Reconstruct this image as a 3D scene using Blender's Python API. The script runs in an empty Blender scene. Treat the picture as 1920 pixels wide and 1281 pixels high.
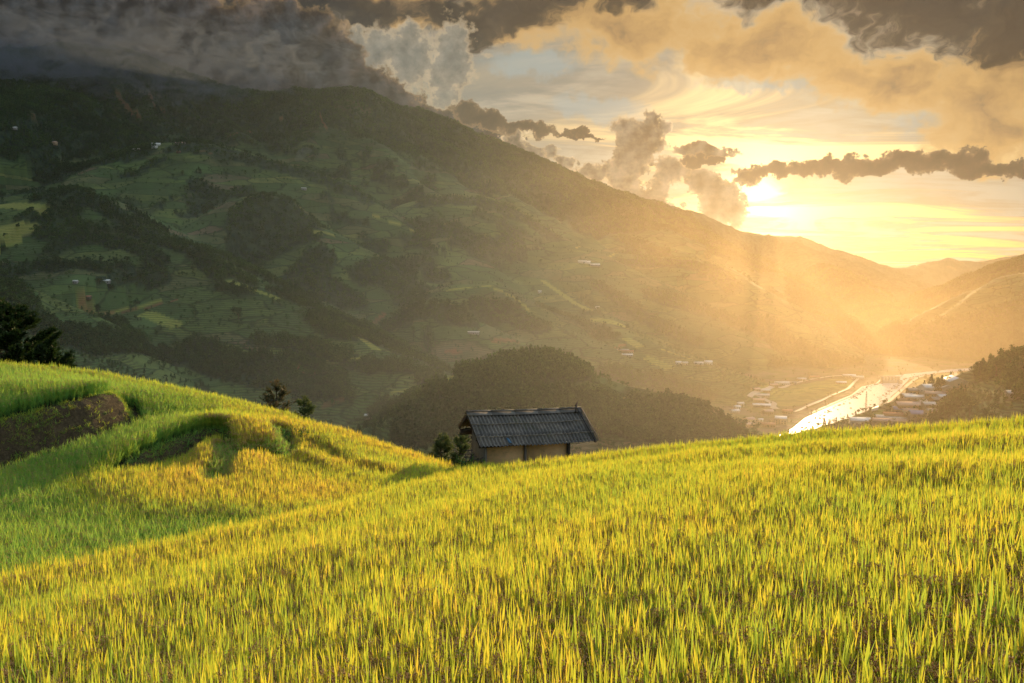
import bpy, bmesh, math, random
import numpy as np
from mathutils import Vector, Matrix, Euler
rad = math.radians
rng = np.random.RandomState(11)
random.seed(5)
scene = bpy.context.scene
COL = scene.collection

# ------------------------------------------------------------------ camera
FPX = 1507.0                       # focal length in pixels of the 1920 px wide photograph
PITCH = rad(-4.9)
cam_d = bpy.data.cameras.new("camera")
cam = bpy.data.objects.new("camera", cam_d)
COL.objects.link(cam)
cam.location = (0, 0, 0)
cam.rotation_euler = (rad(90) + PITCH, 0, 0)
cam_d.sensor_width = 36.0
cam_d.lens = 36.0 * FPX / 1920.0
cam_d.clip_start = 0.05
cam_d.clip_end = 60000
scene.camera = cam

SUN_AZ, SUN_EL = rad(17.6), rad(7.2)

# ------------------------------------------------------------------ exposure and sampling
scene.view_settings.view_transform = 'Standard'
scene.view_settings.look = 'None'
scene.view_settings.gamma = 1.0
scene.view_settings.exposure = 0.5
cy = scene.cycles
cy.use_denoising = True
try:
    cy.denoiser = 'OPENIMAGEDENOISE'
    cy.denoising_input_passes = 'RGB_ALBEDO_NORMAL'
    cy.denoising_prefilter = 'ACCURATE'
except Exception:
    pass
cy.max_bounces = 7
cy.diffuse_bounces = 3
cy.transmission_bounces = 4
cy.glossy_bounces = 2
cy.volume_bounces = 0
cy.use_adaptive_sampling = True
cy.adaptive_threshold = 0.02
cy.sample_clamp_indirect = 4.0
cy.volume_step_rate = 1.0

# ------------------------------------------------------------------ helpers: pixels of the photograph to rays and world points
CP, SP = math.cos(PITCH), math.sin(PITCH)
def ray(px, py):
    cx = (px - 960.0) / FPX
    c = (640.5 - py) / FPX
    return (cx, CP - c * SP, SP + c * CP)
def P(px, py, Y):
    r = ray(px, py)
    t = Y / r[1]
    return np.array([r[0] * t, Y, r[2] * t])
def azel(px, py):
    r = ray(px, py)
    h = math.hypot(r[0], r[1])
    return math.degrees(math.atan2(r[0], r[1])), math.degrees(math.atan2(r[2], h))
def smooth(a, b, x):
    t = np.clip((x - a) / (b - a), 0, 1)
    return t * t * (3 - 2 * t)

class TPS:                        # thin plate spline through scattered heights
    def __init__(s, pts, lam=0.0, scale=1.0):
        p = np.array(pts, float)
        s.s = scale
        s.c = p[:, :2] / scale
        n = len(p)
        K = s.k(s.c[:, None, :] - s.c[None, :, :]) + lam * np.eye(n)
        Q = np.hstack([np.ones((n, 1)), s.c])
        A = np.zeros((n + 3, n + 3))
        A[:n, :n] = K; A[:n, n:] = Q; A[n:, :n] = Q.T
        s.w = np.linalg.solve(A, np.concatenate([p[:, 2], np.zeros(3)]))
    def k(s, d):
        r2 = (d ** 2).sum(-1)
        return 0.5 * r2 * np.log(r2 + 1e-12)
    def __call__(s, x, y):
        x = np.asarray(x, float) / s.s; y = np.asarray(y, float) / s.s
        n = len(s.c)
        out = s.w[n] + s.w[n + 1] * x + s.w[n + 2] * y
        for i in range(n):
            r2 = (x - s.c[i, 0]) ** 2 + (y - s.c[i, 1]) ** 2
            out = out + s.w[i] * 0.5 * r2 * np.log(r2 + 1e-12)
        return out

def _hash(ix, iy, seed):
    h = (ix.astype(np.int64) * 374761393 + iy.astype(np.int64) * 668265263 + seed * 974634777) & 0xffffffff
    h = ((h ^ (h >> 13)) * 1274126177) & 0xffffffff
    return ((h ^ (h >> 16)) & 0xffffff) / float(0xffffff)
def vnoise(x, y, seed=0):
    ix = np.floor(x); iy = np.floor(y)
    fx = x - ix; fy = y - iy
    fx = fx * fx * (3 - 2 * fx); fy = fy * fy * (3 - 2 * fy)
    a = _hash(ix, iy, seed); b = _hash(ix + 1, iy, seed)
    c = _hash(ix, iy + 1, seed); d = _hash(ix + 1, iy + 1, seed)
    return (a + (b - a) * fx) * (1 - fy) + (c + (d - c) * fx) * fy
def fbm(x, y, octv=4, seed=0, ridged=False):
    s = 0; a = 0.5; t = 0
    for i in range(octv):
        n = vnoise(x * 2 ** i + 17.3 * i, y * 2 ** i - 9.1 * i, seed + i)
        if ridged: n = 1 - abs(2 * n - 1)
        s = s + a * n; t += a; a *= 0.5
    return s / t
def seg_dist(x, y, pts):
    """distance to a polyline, its interpolated third value, arc position 0..1 and the signed side (left positive)"""
    best = np.full(np.shape(x), 1e18); val = np.zeros(np.shape(x)); pos = np.zeros(np.shape(x)); side = np.ones(np.shape(x))
    L = [0.0]
    for a, b in zip(pts[:-1], pts[1:]):
        L.append(L[-1] + math.hypot(b[0] - a[0], b[1] - a[1]))
    for i, (a, b) in enumerate(zip(pts[:-1], pts[1:])):
        dx, dy = b[0] - a[0], b[1] - a[1]
        l2 = dx * dx + dy * dy + 1e-9
        t = np.clip(((x - a[0]) * dx + (y - a[1]) * dy) / l2, 0, 1)
        ex = x - a[0] - t * dx; ey = y - a[1] - t * dy
        d = ex * ex + ey * ey
        m = d < best
        best = np.where(m, d, best)
        val = np.where(m, a[2] + (b[2] - a[2]) * t, val)
        pos = np.where(m, (L[i] + t * (L[i + 1] - L[i])) / L[-1], pos)
        side = np.where(m, np.sign(dx * ey - dy * ex), side)
    return np.sqrt(best), val, pos, side
def inside(x, y, poly):
    c = np.zeros(np.shape(x), bool)
    n = len(poly)
    for i in range(n):
        x0, y0 = poly[i][:2]; x1, y1 = poly[(i + 1) % n][:2]
        if y0 == y1: continue
        m = ((y0 > y) != (y1 > y)) & (x < (x1 - x0) * (y - y0) / (y1 - y0) + x0)
        c ^= m
    return c

# ------------------------------------------------------------------ helpers: node trees
class NT:
    def __init__(s, tree):
        s.t = tree; s.n = tree.nodes; s.l = tree.links
    def new(s, typ, **kw):
        nd = s.n.new(typ)
        for k, v in kw.items(): setattr(nd, k, v)
        return nd
    def put(s, sock, v):
        if hasattr(v, 'is_output') or isinstance(v, bpy.types.NodeSocket): s.l.new(v, sock)
        else:
            if isinstance(v, (tuple, list)) and len(v) == 3 and sock.type == 'RGBA': v = (*v, 1)
            sock.default_value = v
    def m(s, op, a, b=None, c=None, clamp=False):
        nd = s.new('ShaderNodeMath', operation=op, use_clamp=clamp)
        s.put(nd.inputs[0], a)
        if b is not None: s.put(nd.inputs[1], b)
        if c is not None: s.put(nd.inputs[2], c)
        return nd.outputs[0]
    def v(s, op, a, b=None, c=None, scale=None):
        nd = s.new('ShaderNodeVectorMath', operation=op)
        s.put(nd.inputs[0], a)
        if b is not None: s.put(nd.inputs[1], b)
        if c is not None: s.put(nd.inputs[2], c)
        if scale is not None: s.put(nd.inputs['Scale'], scale)
        return nd.outputs['Value'] if op in ('LENGTH', 'DOT_PRODUCT', 'DISTANCE') else nd.outputs[0]
    def mix(s, f, a, b, mode='MIX'):
        nd = s.new('ShaderNodeMix', data_type='RGBA', blend_type=mode)
        s.put(nd.inputs[0], f); s.put(nd.inputs[6], a); s.put(nd.inputs[7], b)
        return nd.outputs[2]
    def rng(s, x, a, b, c=0.0, d=1.0, smooth=True):
        nd = s.new('ShaderNodeMapRange', interpolation_type='SMOOTHSTEP' if smooth else 'LINEAR')
        for i, q in enumerate((x, a, b, c, d)): s.put(nd.inputs[i], q)
        return nd.outputs[0]
    def noise(s, vec, scale, detail=4, rough=0.55, dist=0.0, col=False, dim='3D'):
        nd = s.new('ShaderNodeTexNoise', noise_dimensions=dim)
        s.put(nd.inputs['Vector'], vec); s.put(nd.inputs['Scale'], scale)
        nd.inputs['Detail'].default_value = detail; nd.inputs['Roughness'].default_value = rough
        nd.inputs['Distortion'].default_value = dist
        return nd.outputs[1] if col else nd.outputs[0]
    def ramp(s, x, stops, interp='LINEAR'):
        nd = s.new('ShaderNodeValToRGB')
        e = nd.color_ramp; e.interpolation = interp
        while len(e.elements) > 1: e.elements.remove(e.elements[-1])
        e.elements[0].position = stops[0][0]; e.elements[0].color = (*stops[0][1], 1)
        for p_, c_ in stops[1:]:
            q = e.elements.new(p_); q.color = (*c_, 1)
        s.put(nd.inputs[0], x)
        return nd.outputs[0]
    def xyz(s, x, y, z):
        nd = s.new('ShaderNodeCombineXYZ')
        s.put(nd.inputs[0], x); s.put(nd.inputs[1], y); s.put(nd.inputs[2], z)
        return nd.outputs[0]
    def sep(s, v):
        nd = s.new('ShaderNodeSeparateXYZ'); s.put(nd.inputs[0], v); return nd.outputs
def material(name):
    mt = bpy.data.materials.new(name); mt.use_nodes = True
    t = NT(mt.node_tree)
    b = mt.node_tree.nodes['Principled BSDF']
    return mt, t, b

# ------------------------------------------------------------------ helpers: objects
def tag(o, label=None, cat=None, group=None, kind=None):
    if label: o["label"] = label
    if cat: o["category"] = cat
    if group: o["group"] = group
    if kind: o["kind"] = kind
    return o
def mesh_obj(name, V, F, mat=None, parent=None, smooth_=False, attrs=None, loc=None):
    me = bpy.data.meshes.new(name)
    V = np.asarray(V, np.float32)
    me.vertices.add(len(V)); me.vertices.foreach_set('co', V.ravel())
    if isinstance(F, np.ndarray):
        k = F.shape[1]
        me.loops.add(F.size); me.loops.foreach_set('vertex_index', F.ravel().astype(np.int32))
        me.polygons.add(len(F)); me.polygons.foreach_set('loop_start', np.arange(0, F.size, k, dtype=np.int32))
        me.update(calc_edges=True)
    elif len(F):
        ls = np.concatenate([[0], np.cumsum([len(f) for f in F])[:-1]]).astype(np.int32)
        fl = np.array([i for f in F for i in f], np.int32)
        me.loops.add(len(fl)); me.loops.foreach_set('vertex_index', fl)
        me.polygons.add(len(F)); me.polygons.foreach_set('loop_start', ls)
        me.update(calc_edges=True)
    if smooth_: me.polygons.foreach_set('use_smooth', np.ones(len(me.polygons), bool))
    for k, a in (attrs or {}).items():
        a = np.asarray(a, np.float32)
        if a.ndim == 1:
            at = me.attributes.new(k, 'FLOAT', 'POINT'); at.data.foreach_set('value', a)
        elif a.shape[1] == 3:
            at = me.attributes.new(k, 'FLOAT_VECTOR', 'POINT'); at.data.foreach_set('vector', a.ravel())
        else:
            at = me.attributes.new(k, 'FLOAT_COLOR', 'POINT'); at.data.foreach_set('color', a.ravel())
    if mat: me.materials.append(mat)
    me.update(); me.validate()
    o = bpy.data.objects.new(name, me)
    COL.objects.link(o)
    if parent: o.parent = parent
    if loc is not None: o.location = loc
    return o
class MB:
    """collects shapes into one mesh"""
    def __init__(s): s.V = []; s.F = []
    def add(s, V, F):
        n = len(s.V); s.V += [tuple(v) for v in V]; s.F += [tuple(i + n for i in f) for f in F]
    def box(s, c, h, R=None):
        V = [Vector((sx * h[0], sy * h[1], sz * h[2])) for sx in (-1, 1) for sy in (-1, 1) for sz in (-1, 1)]
        if R is not None: V = [R @ v for v in V]
        V = [(v.x + c[0], v.y + c[1], v.z + c[2]) for v in V]
        s.add(V, [(0, 1, 3, 2), (4, 6, 7, 5), (0, 4, 5, 1), (2, 3, 7, 6), (0, 2, 6, 4), (1, 5, 7, 3)])
    def bar(s, a, b, r, r2=None, n=6, up=None):
        a = Vector(a); b = Vector(b); d = (b - a)
        if d.length < 1e-6: return
        d.normalize()
        u = d.orthogonal().normalized(); w = d.cross(u)
        r2 = r if r2 is None else r2
        V = []
        for p_, rr in ((a, r), (b, r2)):
            for i in range(n):
                t = 2 * math.pi * i / n
                V.append(p_ + u * (rr * math.cos(t)) + w * (rr * math.sin(t)))
        F = [(i, (i + 1) % n, n + (i + 1) % n, n + i) for i in range(n)] + [tuple(range(n))[::-1], tuple(range(n, 2 * n))]
        s.add(V, F)
    def plank(s, a, b, w, t, up=(0, 0, 1)):
        a = Vector(a); b = Vector(b); d = (b - a).normalized(); u = Vector(up)
        sd = d.cross(u).normalized(); u = sd.cross(d).normalized()
        V = []
        for p_ in (a, b):
            for i, j in ((-1, -1), (1, -1), (1, 1), (-1, 1)):
                V.append(p_ + sd * (i * w / 2) + u * (j * t / 2))
        s.add(V, [(0, 3, 2, 1), (4, 5, 6, 7), (0, 1, 5, 4), (1, 2, 6, 5), (2, 3, 7, 6), (3, 0, 4, 7)])
    def obj(s, name, mat, parent=None, **k):
        return mesh_obj(name, s.V, s.F, mat, parent, **k)
def empty(name, loc, rz=0.0):
    o = bpy.data.objects.new(name, None); COL.objects.link(o)
    o.location = loc; o.rotation_euler = (0, 0, rz); o.empty_display_size = 0.3
    return o
# ------------------------------------------------------------------ sky
world = bpy.data.worlds.new("World"); scene.world = world
world.use_nodes = True
w = NT(world.node_tree)
bg = world.node_tree.nodes['Background']
bg.inputs[1].default_value = 0.12
sky = w.new('ShaderNodeTexSky', sky_type='NISHITA')
sky.sun_disc = False
sky.sun_elevation = SUN_EL
sky.sun_rotation = SUN_AZ
sky.air_density = 1.3; sky.dust_density = 2.0; sky.ozone_density = 1.5
dirv = w.new('ShaderNodeTexCoord').outputs['Generated']
w.n[-1]
dn = w.v('NORMALIZE', dirv)
X, Y_, Z = w.sep(dn)
AZ = w.m('MULTIPLY', w.m('ARCTAN2', X, Y_), 57.29578)
EL = w.m('MULTIPLY', w.m('ARCSINE', Z), 57.29578)
sun_vec = (math.sin(SUN_AZ) * math.cos(SUN_EL), math.cos(SUN_AZ) * math.cos(SUN_EL), math.sin(SUN_EL))
glow_vec = (math.sin(rad(17.2)) * math.cos(rad(4.3)), math.cos(rad(17.2)) * math.cos(rad(4.3)), math.sin(rad(4.3)))   # glow of the sun seen through cloud, set lower than the lamp
THETA = w.m('MULTIPLY', w.m('ARCCOSINE', w.m('MINIMUM', w.v('DOT_PRODUCT', dn, glow_vec), 0.99999)), 57.29578)
UV = w.xyz(AZ, EL, 0.0)
# two warps of the cloud coordinates (degrees)
def warped(amt, scale, detail, seed, stretch=1.0, rough=0.6, src=None):
    c = w.v('MULTIPLY_ADD', UV, (1.0, stretch, 1.0), (seed, seed * 1.7, seed * 0.6))
    n = w.noise(c, scale, detail, rough, col=True, dim='2D')
    off = w.v('MULTIPLY', w.v('SUBTRACT', n, (0.5, 0.5, 0.5)), (amt, amt * 0.8, 0.0))
    return w.v('ADD', src or UV, off)
UVs = warped(5.0, 0.22, 3, 11.7, 1.6)            # soft large clouds
UVc = warped(2.6, 0.62, 5, 3.1, src=UV)          # curly cumulus edges
UVm = UVc
NB = w.m('SUBTRACT', w.noise(w.v('ADD', UVs, (5, 40, 0)), 0.30, 6, 0.62, dim='2D'), 0.5)
NC = w.m('SUBTRACT', w.noise(w.v('MULTIPLY_ADD', UV, (1, 1.15, 1), (71, 14, 0)), 0.62, 6, 0.62, dim='2D'), 0.5)
# the same noise read a little nearer the sun: their difference models relief on the cloud faces
NC2 = w.m('SUBTRACT', w.noise(w.v('MULTIPLY_ADD', UV, (1, 1.15, 1), (71.45, 13.8, 0)), 0.62, 6, 0.62, dim='2D'), 0.5)
def blobs(uv, lst):
    """lst: (px, py, rx, ry, rot degrees) in photograph pixels, turned into directions; returns 1 at a centre, 0 on the outline"""
    out = None
    for px, py, rx, ry, rot in lst:
        a, e = azel(px, py)
        k = 26.3
        if rot:
            c, s_ = math.cos(rad(rot)), math.sin(rad(rot))
            q = w.v('SUBTRACT', uv, (a, e, 0))
            q = w.xyz(w.v('DOT_PRODUCT', q, (c * k / rx, s_ * k / rx, 0)), w.v('DOT_PRODUCT', q, (-s_ * k / ry, c * k / ry, 0)), 0.0)
        else:
            q = w.v('MULTIPLY_ADD', uv, (k / rx, k / ry, 0), (-a * k / rx, -e * k / ry, 0))
        d = w.v('LENGTH', q)
        out = d if out is None else w.m('SMOOTH_MIN', out, d, 0.3)
    return w.m('SUBTRACT', 1.0, out)

# base: pale warm sky, whiter towards the sun, grey teal high and away
glow = w.m('POWER', 2.718, w.m('MULTIPLY', THETA, -0.16))
glow2 = w.m('POWER', 2.718, w.m('MULTIPLY', THETA, -0.42))
base = w.ramp(w.rng(EL, -2.0, 40.0, 0, 1, False), [(0.0, (0.95, 0.62, 0.30)), (0.09, (0.95, 0.66, 0.34)), (0.19, (0.72, 0.62, 0.42)), (0.32, (0.36, 0.41, 0.38)), (0.5, (0.26, 0.33, 0.38)), (1.0, (0.20, 0.29, 0.40))])
base = w.v('MULTIPLY', base, (1.35, 1.45, 1.6))
base = w.v('ADD', base, w.v('SCALE', (1.0, 0.7, 0.3), scale=glow))
base = w.v('ADD', base, w.v('SCALE', (12.0, 9.6, 6.0), scale=glow2))
skyc = w.mix(0.18, base, sky.outputs[0])
# away from the sun the light is dimmer and greyer
away = w.rng(THETA, 30.0, 110.0)
skyc = w.mix(w.m('MULTIPLY', away, 0.85), skyc, (1.7, 2.2, 2.7))

def layer(cur, mask, col):
    return w.mix(mask, cur, col)

# high streaky cloud, laid out on a plane above so it thins towards the horizon
zc = w.m('ADD', w.m('MAXIMUM', Z, 0.0), 0.06)
plane = w.xyz(w.m('DIVIDE', X, zc), w.m('DIVIDE', Y_, zc), 0.0)
pl2 = w.v('MULTIPLY', plane, (0.62, 1.0, 1.0))
n1 = w.noise(w.v('ADD', pl2, (3.3, 8.1, 0)), 0.75, 6, 0.62, 0.7, dim='2D')
n2 = w.noise(w.v('ADD', pl2, (13.3, 2.1, 0)), 1.7, 5, 0.66, 0.4, dim='2D')
n12 = w.m('ADD', w.m('MULTIPLY', n1, 0.65), w.m('MULTIPLY', n2, 0.35))
lit = w.v('ADD', (2.6, 2.3, 1.75), w.v('SCALE', (3.6, 2.8, 1.6), scale=glow))
dim = w.v('ADD', (1.05, 1.15, 1.12), w.v('SCALE', (1.2, 0.9, 0.4), scale=glow))
skyc = layer(skyc, w.m('MULTIPLY', w.rng(n1, 0.40, 0.55), 0.75), dim)
skyc = layer(skyc, w.m('MULTIPLY', w.rng(n12, 0.49, 0.62), 0.9), lit)
# blue hole
hole = w.rng(blobs(UVm, [(1120, 205, 120, 28, -6), (1420, 150, 140, 24, -4), (1800, 225, 120, 40, 0), (1000, 120, 120, 30, 0)]), 0.0, 0.6)
skyc = layer(skyc, w.m('MULTIPLY', hole, 0.6), (1.9, 2.35, 2.35))

# golden soft band
gold_d = blobs(UVs, [(1000, 20, 170, 60, 0), (1180, 55, 220, 70, -6), (1420, 90, 260, 62, -12), (1650, 150, 230, 62, -14), (1830, 200, 160, 90, -20), (1900, 130, 90, 120, 0), (760, 0, 190, 55, -8), (1880, 250, 110, 70, 0)])
gd = w.m('ADD', gold_d, w.m('MULTIPLY_ADD', NB, 1.2, w.m('MULTIPLY', NC, 0.45)))
gold = w.ramp(w.rng(gd, 0.0, 1.15, 0, 1, False), [(0.0, (0.80, 0.60, 0.33)), (0.25, (1.0, 0.65, 0.28)), (0.5, (0.92, 0.56, 0.21)), (0.8, (0.66, 0.40, 0.17)), (1.0, (0.42, 0.28, 0.15))])
gold = w.v('SCALE', gold, scale=w.m('ADD', 3.5, w.m('MULTIPLY', glow, 1.0)))
skyc = layer(skyc, w.m('MULTIPLY', w.rng(gd, -0.05, 0.42), 0.94), gold)

# dark cloud sheet overhead and along the top
top_d = blobs(UVs, [(150, -60, 480, 150, 0), (640, 20, 260, 46, 2), (900, 30, 240, 52, 4), (1080, -10, 260, 40, 0), (1700, 10, 260, 56, -8), (1880, 50, 190, 62, -8), (1560, -40, 240, 56, 0), (1960, 10, 240, 90, 0)])
td = w.m('ADD', top_d, w.m('MULTIPLY', NB, -1.5))
over = w.rng(EL, 19.0, 26.0)                                      # the sheet closes above the frame
td = w.m('ADD', td, w.m('MULTIPLY', over, 0.6))
dark = w.ramp(w.rng(td, 0.0, 1.0, 0, 1, False), [(0.0, (0.60, 0.40, 0.21)), (0.25, (0.30, 0.22, 0.145)), (0.55, (0.155, 0.132, 0.108)), (1.0, (0.10, 0.092, 0.085))])
lift = w.m('MULTIPLY_ADD', NB, 2.0, 2.2)
dark = w.v('SCALE', dark, scale=lift)
skyc = layer(skyc, w.m('MULTIPLY', w.rng(td, 0.0, 0.5), 0.96), dark)

# slate bank sitting on the mountain, gold along its upper right edge
bank_d = blobs(UVc, [(120, 40, 380, 130, 0), (420, 110, 240, 110, -20), (590, 150, 150, 90, -25), (690, 190, 130, 62, -30), (790, 240, 120, 46, -30), (880, 250, 90, 34, -20), (540, 60, 110, 52, 0), (600, 110, 90, 60, 0)])
bd = w.m('ADD', bank_d, w.m('MULTIPLY_ADD', NC, 0.55, w.m('MULTIPLY', NB, 0.9)))
bcol = w.ramp(w.rng(bd, 0.0, 0.85, 0, 1, False), [(0.0, (0.95, 0.66, 0.33)), (0.10, (0.62, 0.42, 0.23)), (0.26, (0.24, 0.185, 0.145)), (0.5, (0.135, 0.125, 0.12)), (1.0, (0.085, 0.095, 0.105))])
bcol = w.v('SCALE', bcol, scale=w.m('MAXIMUM', w.m('MULTIPLY_ADD', w.m('SUBTRACT', NC, NC2), 7.0, w.m('MULTIPLY_ADD', NB, 3.4, 2.2)), 1.1))
skyc = layer(skyc, w.rng(bd, -0.02, 0.16), bcol)

# grey cumulus tower behind the bank
ck_d = blobs(UVc, [(770, 110, 60, 62, 0), (850, 110, 50, 70, 0), (700, 90, 60, 40, 0), (830, 170, 40, 40, 0)])
ckd = w.m('ADD', ck_d, w.m('MULTIPLY', NC, -1.5))
ckc = w.ramp(w.rng(ckd, 0.0, 0.9, 0, 1, False), [(0.0, (0.95, 0.72, 0.42)), (0.2, (0.66, 0.53, 0.35)), (0.42, (0.40, 0.36, 0.28)), (1.0, (0.30, 0.29, 0.24))])
skyc = layer(skyc, w.m('MULTIPLY', w.rng(ckd, -0.05, 0.3), w.m('SUBTRACT', 1.0, w.rng(bd, -0.02, 0.16))), w.v('SCALE', ckc, scale=w.m('MAXIMUM', w.m('MULTIPLY_ADD', w.m('SUBTRACT', NC, NC2), 3.5, 4.0), 2.6)))

# cumulus heads left of the sun, backlit
cu_d = blobs(UVc, [(1190, 265, 42, 46, 0), (1222, 240, 28, 24, 0), (1180, 320, 46, 44, 0), (1215, 372, 60, 36, -20), (1262, 322, 34, 26, -20), (1318, 285, 52, 16, -8), (1322, 345, 60, 32, -25), (1352, 385, 50, 40, -30), (1395, 330, 40, 16, 0), (1010, 290, 40, 20, -20), (965, 270, 34, 22, -30), (1110, 325, 30, 18, 0), (1060, 312, 26, 14, 0)])
cud = w.m('ADD', cu_d, w.m('MULTIPLY', NC, 1.7))
cuc = w.ramp(w.rng(cud, 0.0, 0.95, 0, 1, False), [(0.0, (1.0, 0.85, 0.58)), (0.12, (0.80, 0.60, 0.36)), (0.3, (0.42, 0.33, 0.23)), (0.6, (0.27, 0.225, 0.17)), (1.0, (0.2, 0.17, 0.13))])
cuc = w.v('SCALE', cuc, scale=w.m('MAXIMUM', w.m('MULTIPLY_ADD', w.m('SUBTRACT', NC, NC2), 12.0, w.m('MULTIPLY_ADD', glow, 0.6, 3.0)), 1.6))
skyc = layer(skyc, w.rng(cud, -0.02, 0.14), cuc)

# long dark streak right of the sun and the one trailing off the bank
st_d = blobs(UVm, [(1430, 322, 70, 15, 4), (1540, 316, 110, 15, 2), (1660, 306, 110, 20, 4), (1760, 302, 100, 20, -2), (1860, 316, 90, 14, -6), (1960, 326, 80, 10, -6), (900, 222, 70, 22, -14), (980, 236, 80, 12, -10), (1080, 250, 60, 6, -6), (1320, 300, 50, 10, 0)])
streak = w.m("ADD", st_d, w.m("MULTIPLY", NC, 1.3))
stc = w.ramp(w.rng(streak, 0.0, 0.9, 0, 1, False), [(0.0, (0.95, 0.68, 0.36)), (0.15, (0.42, 0.30, 0.18)), (0.4, (0.17, 0.135, 0.10)), (1.0, (0.10, 0.088, 0.075))])
skyc = layer(skyc, w.rng(streak, -0.02, 0.18), w.v('SCALE', stc, scale=w.m('ADD', 2.6, w.m('MULTIPLY', glow, 0.6))))
# below the horizon: dull ground colour
skyc = w.mix(w.rng(EL, -6.0, -1.5), (0.8, 0.75, 0.5), skyc)
w.l.new(skyc, bg.inputs[0])
# high overhead and behind, where no cloud shapes stand, a plain overcast glow with the open sky mixed in
bg2 = w.new('ShaderNodeBackground'); bg2.inputs[1].default_value = 0.12
sidel = w.rng(w.v('DOT_PRODUCT', dn, (0.86, 0.30, 0.41)), -0.5, 0.9, 0.45, 1.75)      # unseen sky made brighter on the right, to model the slopes
plain = w.v('SCALE', w.mix(0.25, w.mix(w.rng(EL, 15.0, 45.0), (2.6, 3.0, 3.35), (2.5, 3.05, 3.6)), sky.outputs[0]), scale=sidel)
w.l.new(w.mix(w.rng(EL, -6.0, -1.5), (0.8, 0.75, 0.5), plain), bg2.inputs[0])
far_dir = w.m('MAXIMUM', w.rng(EL, 27.0, 33.0), w.rng(w.m('ABSOLUTE', AZ), 44.0, 56.0))
msh = w.new('ShaderNodeMixShader'); w.put(msh.inputs[0], far_dir)
w.l.new(bg.outputs[0], msh.inputs[1]); w.l.new(bg2.outputs[0], msh.inputs[2])
w.l.new(msh.outputs[0], world.node_tree.nodes['World Output'].inputs[0])

# ------------------------------------------------------------------ sun
sl = bpy.data.lights.new("sun", 'SUN'); sl.energy = 4.6; sl.angle = rad(0.6)
sl.color = (1.0, 0.70, 0.35)
so = bpy.data.objects.new("sun", sl); COL.objects.link(so)
so.rotation_euler = Vector(sun_vec).to_track_quat('Z', 'Y').to_euler()
so.location = (200, 600, 300)
# ------------------------------------------------------------------ near ground: the sloping field and the terraced hill
RICE_H = 0.71
def plane_N(x, y):                 # top of the rice on the near field
    return -1.32 + 0.117 * x - 0.183 * y
def hit_plane(px, py):
    r = ray(px, py)
    t = -1.32 / (r[2] - 0.117 * r[0] + 0.183 * r[1])
    return np.array([r[0] * t, r[1] * t, r[2] * t])
Lpts = [P(*a) for a in [(-300, 640, 31), (0, 665, 31), (200, 695, 31), (400, 735, 31), (600, 785, 29.5), (760, 835, 29), (860, 868, 28.2), (940, 885, 28.5),
    (0, 815, 22), (0, 735, 24), (170, 865, 20), (235, 745, 26), (400, 770, 26), (420, 860, 21), (560, 830, 24), (700, 855, 25),
    (0, 1062, 11.8), (0, 950, 16.5), (300, 998, 14.3), (300, 920, 17.5), (600, 938, 17.3), (600, 900, 20), (800, 890, 23), (870, 878, 25.8), (-300, 900, 17), (-300, 760, 22)]]
L_s = TPS(Lpts, lam=0.02, scale=10.0)
def hit_L(px, py):
    r = ray(px, py)
    t = np.arange(8, 40, 0.05)
    x, y, z = r[0] * t, r[1] * t, r[2] * t
    d = z - L_s(x, y)
    i = np.argmax(d < 0) if (d < 0).any() else len(t) - 1
    return np.array([x[i], y[i], z[i]])
edge_far = [hit_plane(a, b) for a, b in [(880, 868), (1000, 860), (1120, 845), (1300, 824), (1500, 805), (1700, 790), (1920, 776), (2150, 762)]]
edge_left = [hit_plane(a, b) for a, b in [(-500, 1170), (-200, 1105), (0, 1063), (150, 1035), (300, 1002), (450, 972), (600, 941), (740, 905)]]
near_poly = [p[:2] for p in edge_left + edge_far] + [(34, 10), (34, -8), (-14, -8)]
near_line = [tuple(p) for p in edge_left + edge_far]
# skyline distance of the foreground by azimuth
sky_pts = [hit_L(a, b + 3) for a, b in [(-500, 612), (-300, 640), (0, 667)]] + [P(200, 695, 31), P(400, 735, 31), P(600, 785, 29.5), P(760, 835, 29), P(850, 866, 28.4)] + edge_far + [np.array([34, 12, 0])]
sk_a = np.array([math.atan2(p[0], p[1]) for p in sky_pts]); sk_r = np.array([math.hypot(p[0], p[1]) for p in sky_pts])
o_ = np.argsort(sk_a); sk_a = sk_a[o_]; sk_r = sk_r[o_]
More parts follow.
